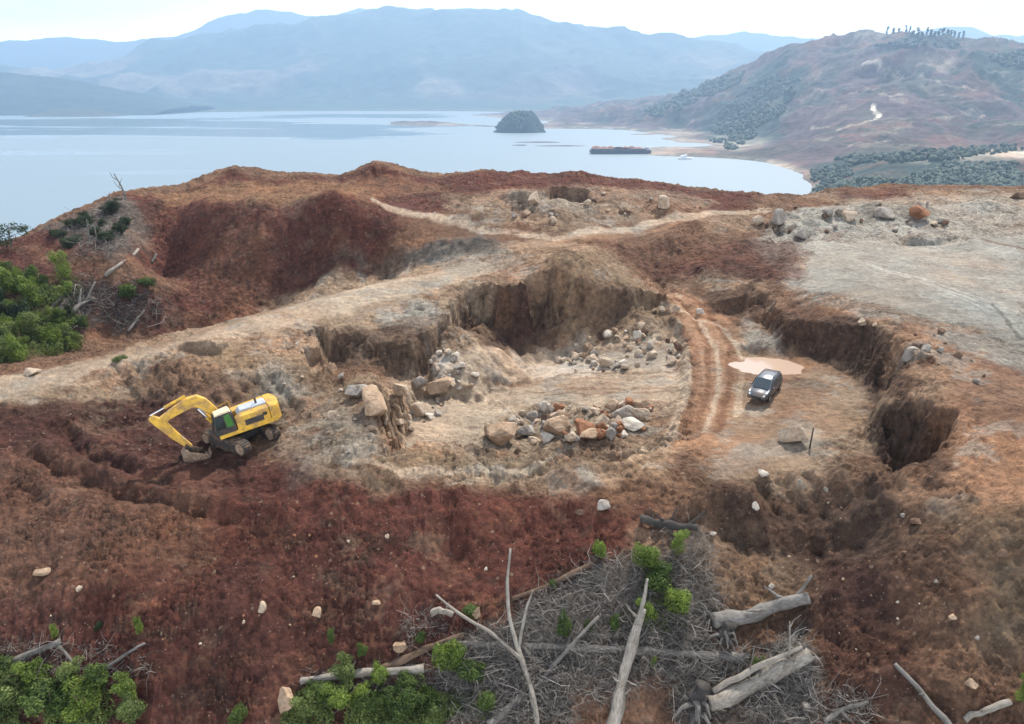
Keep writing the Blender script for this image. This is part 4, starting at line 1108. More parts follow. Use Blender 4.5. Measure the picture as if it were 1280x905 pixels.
def px_size(h): 
    return (h[1] * CP + (CAM_Z - h[2]) * SP) / FPX
rk = random.Random(5)
def rock(px, py, w, hgt, kind, label=None, group=None, name='rock', i=None, sink=.28, rz=None, deep=None, pos=None):
    """a rock whose foot the photo shows at this pixel, w x hgt photo pixels large"""
    h = pos or G.hit(px, py)
    k = 1.0 if w > 40 else .86
    if py > 580 and w < 50: k, sink = .66, .5
    s = px_size(h); rx = k * w * s / 2; rz_ = k * hgt * s / 2 * 1.05
    ry = (deep or rk.uniform(.7, 1.05)) * rx
    o = bpy.data.objects.new(name, rock_mesh(kind, rk.randrange(9) if i is None else i, 3 if w > 12 else 2)); COL.objects.link(o)
    rz_ = max(rz_, rx * .42)
    o.scale = (rx * 1.3, ry * 1.3, rz_ * 1.35)
    y = h[1] + ry * .75
    x = h[0] * (y / h[1])
    o.location = (x, y, ground_z(x, y) + rz_ * (1 - sink) * .8)
    o.rotation_euler = (rk.uniform(-.2, .2), rk.uniform(-.2, .2), rk.uniform(0, 6.28) if rz is None else rz)
    tag(o, label, 'rock', group)
    return o
for a in (
    (622,556,44,26,'tan','largest tan boulder with a dark underside at the left end of the quarry rock pile'),
    (661,547,27,19,'grey','rounded grey boulder beside the largest tan boulder in the quarry rock pile'),
    (641,530,24,14,'grey','flat grey rock behind the largest tan boulder of the quarry rock pile'),
    (664,526,18,12,'grey','small grey rock at the back of the pile behind the rounded grey boulder'),
    (698,547,36,29,'tan','bulky tan boulder in the middle of the quarry rock pile'),
    (732,545,34,27,'rust','rusty orange boulder in the middle of the quarry rock pile'),
    (686,553,22,11,'white','low white rock at the front of the bulky tan boulder'),
    (712,553,20,11,'pale','low pale rock in front of the rusty orange boulder'),
    (738,556,26,12,'tan','broad tan rock lying in front of the rusty orange boulder'),
    (776,524,36,20,'grey','blue grey slab at the back right of the quarry rock pile'),
    (790,537,30,13,'white','flat white rock below the blue grey slab in the quarry rock pile'),
    (770,544,16,22,'grey','upright dark grey rock left of the flat white rock'),
    (755,535,22,20,'pale','pale blocky rock between the rusty boulder and the blue grey slab'),
    (800,526,24,16,'pale','pale rock at the right end of the quarry rock pile'),
    (745,518,20,12,'pale','pale rock at the back of the pile above the rusty boulder'),
    (700,522,22,12,'tan','tan rock at the back of the pile above the bulky tan boulder'),
    (682,528,18,14,'brown','dark brown rock at the back of the quarry rock pile'),
    (470,518,52,32,'tan','big square tan block standing at the left edge of the quarry pit'),
    (548,502,40,28,'tan','big tan boulder at the foot of the white scree'),
    (524,496,22,20,'grey','dark grey boulder left of the tan boulder under the white scree'),
    (502,508,28,22,'pale','pale boulder right beside the square tan block'),
    (526,522,30,20,'pale','pale boulder in front of the tan boulder under the scree'),
    (508,524,20,13,'pale','low pale rock between the square block and the pit floor'),
    (500,536,16,10,'pale','small pale rock at the bottom corner of the square tan block'),
    (538,524,14,9,'white','small white rock at the front of the left rocks in the pit'),
    (563,486,22,14,'pale','pale rock on the pit floor right of the big tan boulder'),
    (445,500,34,24,'grey','grey lump of rock on the bank left of the square tan block'),
    (418,522,22,14,'pale','pale rock in the bank between the digger and the pit'),
    (755,640,30,18,'grey','grey broken rock at the top right end of the red slope'),
    (722,648,18,12,'brown','brown rock in the red slope under the grey broken rock'),
    (607,714,9,8,'white','single white stone on the dark red slope'),
    (596,775,23,24,'tan','orange tan boulder above the thin forked dead tree'),
    (502,822,32,20,'tan','tan boulder above the end of the long pale log'),
    (329,768,16,20,'pale','pale upright rock in the lower red slope'),
    (398,778,26,16,'tan','flat tan rock in the lower red slope'),
    (358,894,38,40,'tan','large tan rock at the edge of the green thicket'),
    (470,760,16,10,'tan','small tan rock in the middle of the red slope'),
    (100,742,14,11,'pale','small pale stone in the red soil low on the slope'),
    (55,722,26,14,'tan','tan lump at the far end of the brown slope'),
    (952,601,19,9,'white','white flat stone at the upper edge of the dark spoil'),
    (943,637,20,16,'white','white rounded stone in the dark brown spoil'),
    (890,672,12,11,'white','white stone beside the dark charred log'),
    (963,738,16,13,'white','white stone in the ochre soil above the thick grey log'),
    (1140,452,28,22,'grey','grey rock on the shoulder above the dark cut'),
    (1158,440,16,12,'grey','small grey rock beside the grey rock on the orange shoulder'),
    (1175,418,14,10,'brown','brown stone on the upper orange shoulder'),
    (1197,448,16,12,'brown','brown stone on the middle of the orange shoulder'),
    (1076,412,16,12,'pale','pale stone at the brink above the car'),
    (973,288,24,22,'grey','grey outcrop at the left edge of the grey bench'),
    (1000,300,22,16,'grey','dark grey rock in the cut at the left edge of the grey bench'),
    (945,282,22,16,'pale','pale rock west of the grey outcrop'),
    (1146,277,26,20,'rust','rusty rock on top of the grey bench'),
    (1106,276,30,18,'grey','grey mound of rock left of the rusty rock on the bench'),
    (1062,278,26,16,'pale','pale rock at the back of the grey bench'),
    (1035,274,18,12,'grey','small grey rock at the back left of the grey bench'),
    (1272,250,22,16,'brown','dark brown rock on the skyline at the end of the grey bench'),
    (668,258,24,18,'pale','pale rock beside the dark hole of the upper bench'),
    (828,262,26,18,'pale','pale rock behind the fork of the upper track'),
    (785,268,18,10,'tan','tan rock near the fork of the upper track'),
    (875,392,14,9,'white','white stone on the pale talus by the haul road'),
    (828,388,12,9,'pale','pale stone at the head of the haul road'),
    (372,432,8,7,'white','small white stone on the pale track'),
    (40,470,24,12,'pale','pale rock at the near edge of the track end'),
    (1005,895,24,14,'grey','grey stone near the split log'),
    (1250,700,18,12,'brown','brown rock low on the right slope'),
    (1145,660,20,12,'brown','brown rock at the edge of the dark spoil'),
    (1190,780,16,10,'tan','tan stone low on the right slope'),
    (1210,868,22,16,'tan','tan rock above the short pale branch'),
): rock(*a)
def in_poly(P):
    P = np.array(P, float)
    while True:
        x, y = rk.uniform(P[:, 0].min(), P[:, 0].max()), rk.uniform(P[:, 1].min(), P[:, 1].max())
        if poly_sd(P, np.array([x]), np.array([y]))[0] > 0: return x, y
def rocks(n, P, kinds, lo, hi, label, group):
    for _ in range(n):
        x, y = in_poly(P); w = lo + (hi - lo) * rk.random() ** 2.2
        rock(x, y, w, w * rk.uniform(.55, .85), rk.choice(kinds), label, group, 'stone')
rocks(95, [(618,548),(650,515),(740,508),(815,512),(822,535),(790,548),(700,558),(640,556)], ['pale','pale','grey','tan','white','rust'], 7, 22, 'small broken stone in the rock pile on the quarry floor', 'stones of the quarry rock pile')
rocks(70, [(690,455),(720,430),(790,412),(850,425),(852,462),(780,466),(720,466)], ['pale','pale','grey','tan','brown','white'], 6, 18, 'small broken stone in the rubble at the foot of the back wall', 'rubble stones under the back wall')
rocks(24, [(530,448),(560,436),(580,455),(575,485),(545,482)], ['white','white','pale','grey'], 5, 13, 'small white stone in the scree of the pit', 'white scree stones')
rocks(22, [(495,540),(510,500),(560,480),(590,470),(600,480),(545,525),(505,545)], ['pale','tan','white','grey'], 5, 14, 'small pale stone at the left edge of the pit floor', 'stones at the left edge of the pit')
rocks(30, [(60,700),(400,650),(720,640),(560,760),(380,830),(60,790)], ['tan','pale','brown','rust','rust'], 4, 11, 'small stone scattered over the red slope', 'stones on the red slope')
rocks(30, [(880,600),(1090,600),(1180,680),(1240,820),(1080,860),(1010,740),(900,680)], ['brown','brown','pale','tan','grey'], 4, 12, 'small stone in the brown spoil of the lower slope', 'stones in the brown spoil')
rocks(14, [(1060,405),(1180,420),(1250,480),(1180,480)], ['brown','pale','grey'], 4, 10, 'small stone on the orange shoulder', 'stones on the orange shoulder')
rocks(22, [(930,270),(1010,258),(1180,256),(1200,292),(1080,292),(950,300)], ['grey','pale','brown'], 6, 15, 'small rock of the broken ledge behind the grey bench', 'rocks behind the grey bench')
rocks(18, [(620,270),(680,240),(860,250),(900,258),(800,275),(680,280)], ['grey','pale','brown','tan'], 5, 14, 'small rock beside the upper track', 'rocks beside the upper track')
rocks(16, [(300,450),(420,440),(480,520),(470,580),(400,560),(360,500)], ['grey','tan','pale'], 5, 13, 'small stone in the bank above the digger', 'stones in the bank above the digger')
# pale block and stake on the working level
rock(990,559,46,24,'pale','long pale block lying on the working level beside a thin stake', None, 'rock', 4, .2, .15, .55)
def stake():
    h = G.hit(1012, 560)
    b = MB().cyl((0, 0, -.3), (.05, 0, 1.75), .07, .06, 8)
    o = b.build('stake', simple_mat('stake_wood', (.06, .045, .035), .9), None); o.location = h
    tag(o, 'thin dark stake at the end of the long pale block', 'stake')
stake()

# ------------------------------------------------------------------ dead wood
def wood_mat(name, c, d):
    m, nt, b = new_mat(name)
    g = N(nt, 'ShaderNodeTexCoord').outputs['UV']
    mp = N(nt, 'ShaderNodeMapping', Scale=(1.2, 14, 1)); nt.links.new(g, mp.inputs['Vector'])
    n = noise(nt, mp.outputs['Vector'], 2.0, 6, .7); p = noise(nt, N(nt, 'ShaderNodeNewGeometry').outputs['Position'], 1.3, 5, .6)
    k = ramp(nt, mth(nt, 'ADD', mth(nt, 'MULTIPLY', n, .6), mth(nt, 'MULTIPLY', p, .4)), [(.38, d), (.62, c)])
    nt.links.new(k, b.inputs['Base Color']); b.inputs['Roughness'].default_value = .9; b.inputs['Specular IOR Level'].default_value = .2
    bump(nt, b, n, .05, .9)
    return m
WOOD = dict(grey=wood_mat('weathered_wood', (.24, .22, .20), (.085, .075, .065)), pale=wood_mat('bleached_wood', (.36, .325, .28), (.15, .125, .10)), brown=wood_mat('brown_wood', (.19, .125, .085), (.07, .045, .03)), dark=wood_mat('charred_wood', (.075, .066, .06), (.025, .022, .02)))
def tube(name, P, R_, mat, parent=None, seg=10, seed=0, rough=.2):
    """a limb through the 3-D points P with radii R_, its bark uneven"""
    P = np.array(P, float); k = np.linspace(0, 1, len(P)); n = max(int(len(P) * 5), 12); t = np.linspace(0, 1, n)
    C = np.stack([np.interp(t, k, P[:, i]) for i in range(3)], -1)
    for _ in range(2): C[1:-1] = (C[:-2] + 2 * C[1:-1] + C[2:]) / 4
    rr = np.interp(t, k, R_)
    rr = rr * (1 + .16 * vnoise(t * 7 + seed * 3.1, t * 0 + seed, seed + 7))
    T = np.gradient(C, axis=0); T /= np.linalg.norm(T, axis=1)[:, None] + 1e-9
    up = np.where(np.abs(T[:, 2:3]) > .9, np.array([[1., 0, 0]]), np.array([[0., 0, 1]]))
    U = np.cross(up, T); U /= np.linalg.norm(U, axis=1)[:, None] + 1e-9; V = np.cross(T, U)
    C = C + (U * vnoise(t * 5 + seed, t * 0 + seed * 1.7, seed)[:, None] + V * vnoise(t * 5 + seed + 9, t * 0 + seed, seed + 3)[:, None]) * rr[:, None] * .35
    a = np.linspace(0, 2 * math.pi, seg, endpoint=False)
    w = 1 + rough * vnoise(np.repeat(t[:, None] * 6, seg, 1), np.repeat(np.cos(a)[None] * 1.6 + seed, n, 0), seed) + .7 * rough * vnoise(np.repeat(t[:, None] * 3, seg, 1) + seed, np.repeat(np.sin(a)[None] * 2.4, n, 0), seed + 5)
    co = C[:, None] + (U[:, None] * np.cos(a)[None, :, None] + V[:, None] * np.sin(a)[None, :, None]) * (rr[:, None] * w)[..., None]
    co = co.reshape(-1, 3); idx = np.arange(n * seg).reshape(n, seg)
    f = np.stack([idx[:-1], np.roll(idx[:-1], -1, 1), np.roll(idx[1:], -1, 1), idx[1:]], -1).reshape(-1, 4)
    uv = np.stack([np.repeat(t[:, None] * np.linalg.norm(np.diff(C, axis=0), axis=1).sum(), seg, 1), np.repeat(np.arange(seg)[None] / seg, n, 0)], -1).reshape(-1, 2)
    co = np.concatenate([co, C[:1], C[-1:]]); a0, a1 = len(co) - 2, len(co) - 1
    uv = np.concatenate([uv, uv[:1], uv[-1:]])
    caps = np.array([(a0, idx[0, (i + 1) % seg], idx[0, i], idx[0, i]) for i in range(seg)] + [(a1, idx[-1, i], idx[-1, (i + 1) % seg], idx[-1, (i + 1) % seg]) for i in range(seg)])
    me = bpy.data.meshes.new(name)
    faces = [tuple(q) for q in f] + [tuple(q[:3]) for q in caps]
    me.from_pydata([tuple(c) for c in co], [], faces); me.materials.append(mat)
    ul = me.uv_layers.new(name='UVMap'); li = np.empty(len(me.loops), np.int32); me.loops.foreach_get('vertex_index', li)
    ul.data.foreach_set('uv', uv[li].astype(np.float32).ravel())
    me.polygons.foreach_set('use_smooth', np.ones(len(me.polygons), bool)); me.update()
    o = bpy.data.objects.new(name, me); COL.objects.link(o)
    if parent: o.parent = parent
    return o
def lay(P, lift):
    out = []
    for i, p in enumerate(P):
        h = G.hit(p[0], p[1]); l = p[2] if len(p) > 2 else 0.0
        out.append((h[0], h[1], h[2] + lift + l))
    return out
def log(P, w0, w1, kind, label, name='fallen_log', branches=(), cat='log', seed=0):
    s = px_size(G.hit(P[0][0], P[0][1])); r0, r1 = .84 * w0 * s / 2, .84 * w1 * s / 2
    c = lay(P, max(r0, r1) * .75)
    o = tube(name, c, np.linspace(r0, r1, len(c)), WOOD[kind], None, 12 if w0 > 9 else 8, seed)
    tag(o, label, cat)
    rs = random.Random(seed)
    for q in range(3 if w0 > 9 else 1):
        k = rs.uniform(.2, .9) * (len(c) - 1); i = int(k); p = Vector(c[i]).lerp(Vector(c[min(i + 1, len(c) - 1)]), k - i); a = rs.uniform(0, 6.28); L = rs.uniform(2.5, 6) * r1
        d = Vector((math.cos(a) * .7, math.sin(a) * .7, rs.uniform(.4, 1))); tube('branch', [p, p + d * L * .5, p + d * L + Vector((rs.uniform(-.3, .3) * L, 0, 0))], [r1 * .38, r1 * .24, r1 * .08], WOOD[kind], o, 6, seed + 60 + q)
    for q, (B, b0, b1) in enumerate(branches):
        cb = lay(B, max(r0, r1) * .75); tube('branch', cb, np.linspace(b0 * s / 2, b1 * s / 2, len(cb)), WOOD[kind], o, 7, seed + 20 + q)
    return o
log([(890,782),(930,775),(970,765),(1011,755)], 24, 20, 'grey', 'thick grey log with a torn end lying above the split log', seed=1, branches=[([(985,764),(1000,752,.6),(1011,742,1.0)], 6, 3)])
log([(884,884),(930,868),(975,846),(1012,824)], 28, 20, 'pale', 'bleached split log with a pale broken end', seed=2, branches=[([(889,876,.3),(930,856,.5),(1000,824,.5)], 9, 5)])
log([(766,925),(772,880,.1),(780,846,.4),(790,812,.9),(801,788,1.4)], 21, 13, 'pale', 'pale bare trunk leaning up the slope below the green creeper', 'leaning_trunk', seed=3, cat='dead trunk', branches=[([(797,798,1.2),(803,780,1.9),(806,768,2.4)], 7, 3)])
log([(560,806),(640,810),(720,813),(790,816),(860,822),(935,824)], 9, 12, 'grey', 'long straight grey log lying across the dry brush', seed=4)
log([(672,915),(664,870,.3),(650,832,.7),(636,795,1.3),(634,760,2.0),(638,730,2.6)], 9, 4, 'pale', 'thin forked dead tree standing out of the dry brush', 'dead_sapling', seed=5, cat='dead tree', branches=[([(652,836,.6),(615,806,.8),(580,788,.9),(546,766,1.2)], 6, 3), ([(648,826,.8),(657,790,1.6),(666,772,2.0)], 5, 2)])
log([(662,868),(690,842,.3),(720,812,.6),(747,786,.9)], 7, 5, 'grey', 'slender grey pole crossing the long straight log', 'fallen_pole', seed=6, cat='pole')
log([(376,856),(420,848),(470,844),(530,838)], 9, 13, 'pale', 'long pale log along the top of the green thicket', seed=7)
log([(478,838),(510,826),(540,812),(580,798)], 12, 9, 'brown', 'brown log running uphill behind the yellow green bush', seed=8)
log([(378,882),(400,874),(424,868)], 9, 7, 'pale', 'short pale log poking out of the green thicket', seed=9)
log([(612,912),(632,892),(655,872)], 14, 9, 'grey', 'short grey log below the thin forked dead tree', seed=10)
log([(800,654),(830,657),(872,664)], 15, 12, 'dark', 'charred dark log at the top of the brush', seed=11, branches=[([(860,662),(880,650,.4)], 5, 3)])
log([(1118,832),(1150,866),(1190,915)], 6, 9, 'grey', 'thin grey pole lying down the right slope', 'fallen_pole', seed=12, cat='pole')
log([(1205,902),(1230,890),(1262,880)], 9, 10, 'pale', 'short pale branch at the foot of the right slope', 'fallen_branch', seed=13, cat='branch')
log([(-20,842),(30,825),(76,804)], 12, 9, 'grey', 'grey log at the edge of the lower left scrub', seed=14, branches=[([(70,806),(84,820),(92,834)], 5, 3)])
log([(130,838),(158,820),(182,806)], 6, 4, 'grey', 'thin grey branch between the sprouting seedlings', 'fallen_branch', seed=15, cat='branch')
log([(640,752),(690,732),(742,706)], 7, 9, 'brown', 'brown root along the upper edge of the dry brush', 'fallen_root', seed=16, cat='root')
log([(540,768),(552,766),(566,772)], 10, 8, 'pale', 'short pale stub above the yellow green bush', 'fallen_branch', seed=17, cat='branch')
log([(1030,905),(1050,890),(1085,880)], 8, 5, 'grey', 'twisted grey branch at the lower end of the split log', 'fallen_branch', seed=18, cat='branch', branches=[([(1050,890),(1062,904)], 4, 3)])
log([(132,348),(152,332),(174,314)], 6, 5, 'pale', 'pale dead trunk lying under the red bluff', 'fallen_log', seed=19, cat='dead trunk')
log([(160,416),(172,404,.3),(182,394,.6)], 5, 3, 'pale', 'short pale trunk near the edge of the track', 'fallen_log', seed=20, cat='dead trunk')
log([(190,330),(196,322,.3)], 4, 4, 'grey', 'grey stub in the face of the red bluff', 'fallen_log', seed=21, cat='dead trunk')
log([(60,392),(76,376,.3),(92,362,.4)], 4, 3, 'grey', 'thin grey stem at the edge of the green scrub', 'fallen_log', seed=22, cat='dead trunk')
log([(82,402),(100,388,.4),(120,380,.4)], 8, 4, 'grey', 'tangle of grey stems on the small red terrace', 'fallen_log', seed=23, cat='dead trunk', branches=[([(100,388,.4),(104,374,1.2)], 4, 2), ([(108,384,.4),(122,366,1.2)], 4, 2)])
def standing(px, py, hpx, w, label, lean=.15, seed=0, kind='grey', name='dead_sapling', br=3):
    h = G.hit(px, py); s = px_size(h); H_ = hpx * s / math.cos(PITCH)
    P = [(h[0], h[1], h[2] - .2), (h[0] + lean * H_ * .3, h[1], h[2] + H_ * .5), (h[0] + lean * H_, h[1], h[2] + H_)]
    o = tube(name, P, [w * s / 2, w * s / 3, w * s / 6], WOOD[kind], None, 7, seed)
    tag(o, label, 'dead tree')
    rs = random.Random(seed)
    for k in range(br):
        t = rs.uniform(.45, .9); a = rs.uniform(-1, 1) * .8
        p0 = Vector(P[0]).lerp(Vector(P[2]), t)
        tube('branch', [p0, p0 + Vector((a * H_ * .2, rs.uniform(-.1, .1) * H_, H_ * .12)), p0 + Vector((a * H_ * .38, 0, H_ * .3))], [w * s / 5, w * s / 8, w * s / 14], WOOD[kind], o, 5, seed + k)
    return o
standing(158, 250, 30, 3.2, 'bare slender sapling standing on the skyline of the bluff', -.3, 31)
standing(139, 262, 18, 2.4, 'short bare sapling below the skyline of the bluff', .1, 32, br=2)
standing(112, 300, 24, 2.6, 'bare sapling in the dark scrub on the flank of the bluff', .05, 33, br=2)
standing(122, 300, 20, 2.2, 'bare sapling right beside another in the dark scrub', -.05, 34, br=1)
standing(935, 855, 55, 3.0, 'thin upright dead stem between the two big logs', .02, 35, br=1)
standing(985, 830, 60, 4.0, 'thin pale dead stem at the right end of the big logs', -.1, 36, 'pale', br=3)
def stump(px, py, w, hpx, label, seed):
    h = G.hit(px, py); s = px_size(h); r = w * s / 2; H_ = hpx * s
    o = tube('stump', [(h[0], h[1], h[2] - .3), (h[0] + .1, h[1] + .1, h[2] + H_ * .5), (h[0] + .3, h[1] + .1, h[2] + H_)], [r * .7, r * .6, r * .5], WOOD['dark'], None, 12, seed, .35)
    tag(o, label, 'stump')
    rs = random.Random(seed)
    for k in range(9):
        a = rs.uniform(0, 6.28); L = r * rs.uniform(1.2, 2.4); z0 = H_ * rs.uniform(.1, .7)
        tube('root', [(h[0] + r * .3 * math.cos(a), h[1] + r * .3 * math.sin(a), h[2] + z0), (h[0] + L * .6 * math.cos(a), h[1] + L * .6 * math.sin(a), h[2] + z0 + rs.uniform(-.1, .4)), (h[0] + L * math.cos(a), h[1] + L * math.sin(a), h[2] + max(z0 - .5, 0))], [r * .22, r * .15, r * .05], WOOD['grey'], o, 6, seed + k)
stump(868, 892, 34, 42, 'upturned dark stump with grey roots beside the split log', 41)
stump(905, 800, 22, 24, 'dark stump under the end of the thick grey log', 42)

# dry brush: nobody could count these twigs
def brush():
    rs = np.random.RandomState(21); segs = []
    zones = [([(640,770),(690,735),(745,700),(800,690),(870,700),(900,760),(880,800),(940,830),(900,850),(800,850),(760,880),(640,860),(590,820)], 3800, 1.0), ([(560,800),(620,780),(690,830),(720,905),(560,905),(545,850)], 1900, 1.0), ([(945,840),(1000,780),(1016,830),(1010,905),(930,905)], 900, 1.0),
             ([(840,850),(900,840),(900,905),(840,905)], 300, 1.0), ([(1010,880),(1090,870),(1100,905),(1010,905)], 160, 1.0), ([(800,660),(880,660),(900,720),(830,700)], 260, .8),
             ([(380,850),(540,835),(560,870),(400,890)], 400, .8), ([(60,365),(120,350),(170,395),(150,420),(80,405)], 700, 1.5), ([(60,285),(150,250),(165,320),(110,320)], 500, 1.5), ([(0,800),(90,800),(190,840),(100,850),(0,850)], 250, .9), ([(170,360),(200,380),(190,410),(150,415)], 200, 1.4), ([(500,770),(560,770),(560,800),(500,800)], 120, .8)]
    for P, n, sc in zones:
        n = int(n * 2.3)
        P = np.array(P, float); got = []
        while len(got) < n:
            q = np.stack([rs.uniform(P[:, 0].min(), P[:, 0].max(), n), rs.uniform(P[:, 1].min(), P[:, 1].max(), n)], -1)
            q = q[poly_sd(P, q[:, 0], q[:, 1]) + 14 * fbm(q[:, 0] * .03, q[:, 1] * .03, 3, 33) > 0]; got += list(q)
        grid = {}
        for (x, y) in got[:n]:
            key = (int(x) // 6, int(y) // 6)
            if key not in grid: grid[key] = G.hit(key[0] * 6 + 3, key[1] * 6 + 3)
            h = grid[key]; s = px_size(h) * 6
            p = np.array([h[0] + rs.uniform(-.5, .5) * s, h[1] + rs.uniform(-1, 1) * s, 0]); p[2] = ground_z(p[0], p[1]) + abs(rs.normal()) * .22
            L = rs.gamma(2.0, .30) * sc; a = rs.uniform(0, 2 * math.pi); e = rs.normal() * .35 + .18
            segs.append((p, p + L * np.array([math.cos(a) * math.cos(e), math.sin(a) * math.cos(e), math.sin(e)]), rs.uniform(.006, .017) * (1 + L * .3) * sc))
    A = np.array([s_[0] for s_ in segs]); B = np.array([s_[1] for s_ in segs]); r = np.array([s_[2] for s_ in segs])
    Bz = G.z(B[:, 0], B[:, 1]); B[:, 2] = np.maximum(B[:, 2], Bz + .02)
    T = B - A; T /= np.linalg.norm(T, axis=1)[:, None] + 1e-9
    U = np.cross(T, np.array([0.1, .2, 1.0])); U /= np.linalg.norm(U, axis=1)[:, None] + 1e-9; V = np.cross(T, U)
    M_ = (A + B) / 2 + rs.normal(size=A.shape) * .16 * np.linalg.norm(B - A, axis=1)[:, None]
    ring = []
    for C_, k in ((A, 1.0), (M_, .8), (B, .4)):
        for a in (0, 2.09, 4.19): ring.append(C_ + (U * math.cos(a) + V * math.sin(a)) * (r * k)[:, None])
    co = np.stack(ring, 1).reshape(-1, 3); base_ = (np.arange(len(A)) * 9)[:, None]
    f = []
    for l in (0, 3):
        for i in range(3): f.append(base_ + np.array([[l + i, l + (i + 1) % 3, l + 3 + (i + 1) % 3, l + 3 + i]]))
    f = np.concatenate(f, 0)
    m, nt, b = new_mat('dry_twigs')
    g = N(nt, 'ShaderNodeNewGeometry')
    k = ramp(nt, g.outputs['Random Per Island'], [(0, (.05, .042, .036)), (.45, (.155, .138, .122)), (.85, (.25, .225, .20)), (1, (.40, .36, .32))])
    nt.links.new(k, b.inputs['Base Color']); b.inputs['Roughness'].default_value = .95
    o = mesh_np('dry_brush', co, f, m); tag(o, kind='stuff')
brush()

# ------------------------------------------------------------------ green plants
def leaf_mat(name, c0, c1, c2):
    m, nt, b = new_mat(name)
    g = N(nt, 'ShaderNodeNewGeometry')
    k = ramp(nt, g.outputs['Random Per Island'], [(0, c0), (.5, c1), (1, c2)])
    k = mixc(nt, k, ramp(nt, noise(nt, g.outputs['Position'], .5, 3), [(.35, (.7, .72, .7)), (.65, (1.25, 1.2, 1.1))]), 1, 'MULTIPLY')
    nt.links.new(k, b.inputs['Base Color']); b.inputs['Roughness'].default_value = .6; b.inputs['Specular IOR Level'].default_value = .25
    tr = nt.nodes.new('ShaderNodeBsdfTranslucent'); nt.links.new(k, tr.inputs['Color'])
    mx_ = nt.nodes.new('ShaderNodeMixShader'); mx_.inputs['Fac'].default_value = .35
    out = [n for n in nt.nodes if n.type == 'OUTPUT_MATERIAL'][0]
    nt.links.new(b.outputs['BSDF'], mx_.inputs[1]); nt.links.new(tr.outputs['BSDF'], mx_.inputs[2]); nt.links.new(mx_.outputs['Shader'], out.inputs['Surface'])
    return m
LEAF = dict(green=leaf_mat('green_leaves', (.034, .062, .015), (.07, .12, .026), (.14, .19, .045)), bright=leaf_mat('bright_leaves', (.075, .125, .02), (.14, .21, .035), (.25, .31, .06)), meadow=leaf_mat('meadow_leaves', (.07, .105, .03), (.13, .18, .05), (.22, .26, .09)), dark=leaf_mat('dark_leaves', (.016, .030, .014), (.030, .050, .022), (.055, .080, .034)))
def leaf_cloud(n, blobs, size, rs, shell=.55):
    """n leaf blades spread through a few lumpy blobs: (x, y, z, rx, ry, rz)"""
    bl = np.array(blobs, float); vol = bl[:, 3] * bl[:, 4] * bl[:, 5]
    k = rs.choice(len(bl), n, p=vol / vol.sum()); d = rs.normal(size=(n, 3)); d /= np.linalg.norm(d, axis=1)[:, None]
    r = rs.uniform(shell ** 3, 1, n) ** (1 / 3) * (1 + .22 * vnoise(d[:, 0] * 3 + k * 3.1, d[:, 1] * 3 + d[:, 2] * 2, 8))
    c = bl[k, :3] + d * r[:, None] * bl[k, 3:]
    nrm = d + rs.normal(size=(n, 3)) * .7 + np.array([0, 0, .4]); nrm /= np.linalg.norm(nrm, axis=1)[:, None]
    u = np.cross(nrm, rs.normal(size=(n, 3))); u /= np.linalg.norm(u, axis=1)[:, None]; v = np.cross(nrm, u)
    L = size * rs.uniform(.6, 1.4, n)[:, None]; W = L * .42
    co = np.stack([c - u * L * .5, c + v * W * .5 + nrm * L * .08, c + u * L * .5, c - v * W * .5 + nrm * L * .08], 1).reshape(-1, 3)
    return co, np.arange(n * 4).reshape(n, 4)
BUSH = {}
def bush_proto(kind, v):
    if (kind, v) in BUSH: return BUSH[(kind, v)]
    rs = np.random.RandomState(50 + v * 3 + len(kind)); tall = (1.0, 1.0, 1.5, .75, 1.2)[v % 5]
    bl = [(0, 0, .45 * tall, .34, .34, .40 * tall)]
    for _ in range(7):
        a = rs.uniform(0, 6.28); q = rs.uniform(.15, .42); z = rs.uniform(.2, .95) * tall
        bl.append((q * math.cos(a), q * math.sin(a), z, *(rs.uniform(.14, .27) * np.ones(2)), rs.uniform(.14, .28)))
    co, f = leaf_cloud(3200, bl, .075, rs, .35)
    co[:, 2] = np.maximum(co[:, 2], .01)
    o = mesh_np('foliage', co, f, LEAF[kind]); me = o.data; bpy.data.objects.remove(o)
    mb = MB()
    for _ in range(5):
        a = rs.uniform(0, 6.28); mb.cyl((0.03 * math.cos(a), .03 * math.sin(a), -.15), (.28 * math.cos(a), .28 * math.sin(a), .75 * tall), .022, .008, 5)
    o2 = mb.build('stem', WOOD['brown']); ms = o2.data; bpy.data.objects.remove(o2)
    BUSH[(kind, v)] = (me, ms); return me, ms
rb = random.Random(9)
def bush(px, py, w, hpx, kind, label, group=None, name='shrub', v=None, stems=True):
    h = G.hit(px, py); s = px_size(h); W = w * s; H_ = hpx * s / math.cos(PITCH) * .95
    y = h[1] + W * .3; x = h[0] * y / h[1]
    me, ms = bush_proto(kind, rb.randrange(5) if v is None else v)
    root = empty(name, (x, y, ground_z(x, y) - .05), rb.uniform(0, 6.28)); root.scale = (W / 1.15, W / 1.15, H_ / 1.15)
    for nm, m_ in (('foliage', me), ('stem', ms)):
        o = bpy.data.objects.new(nm, m_); COL.objects.link(o); o.parent = root
    tag(root, label, 'shrub', group); return root
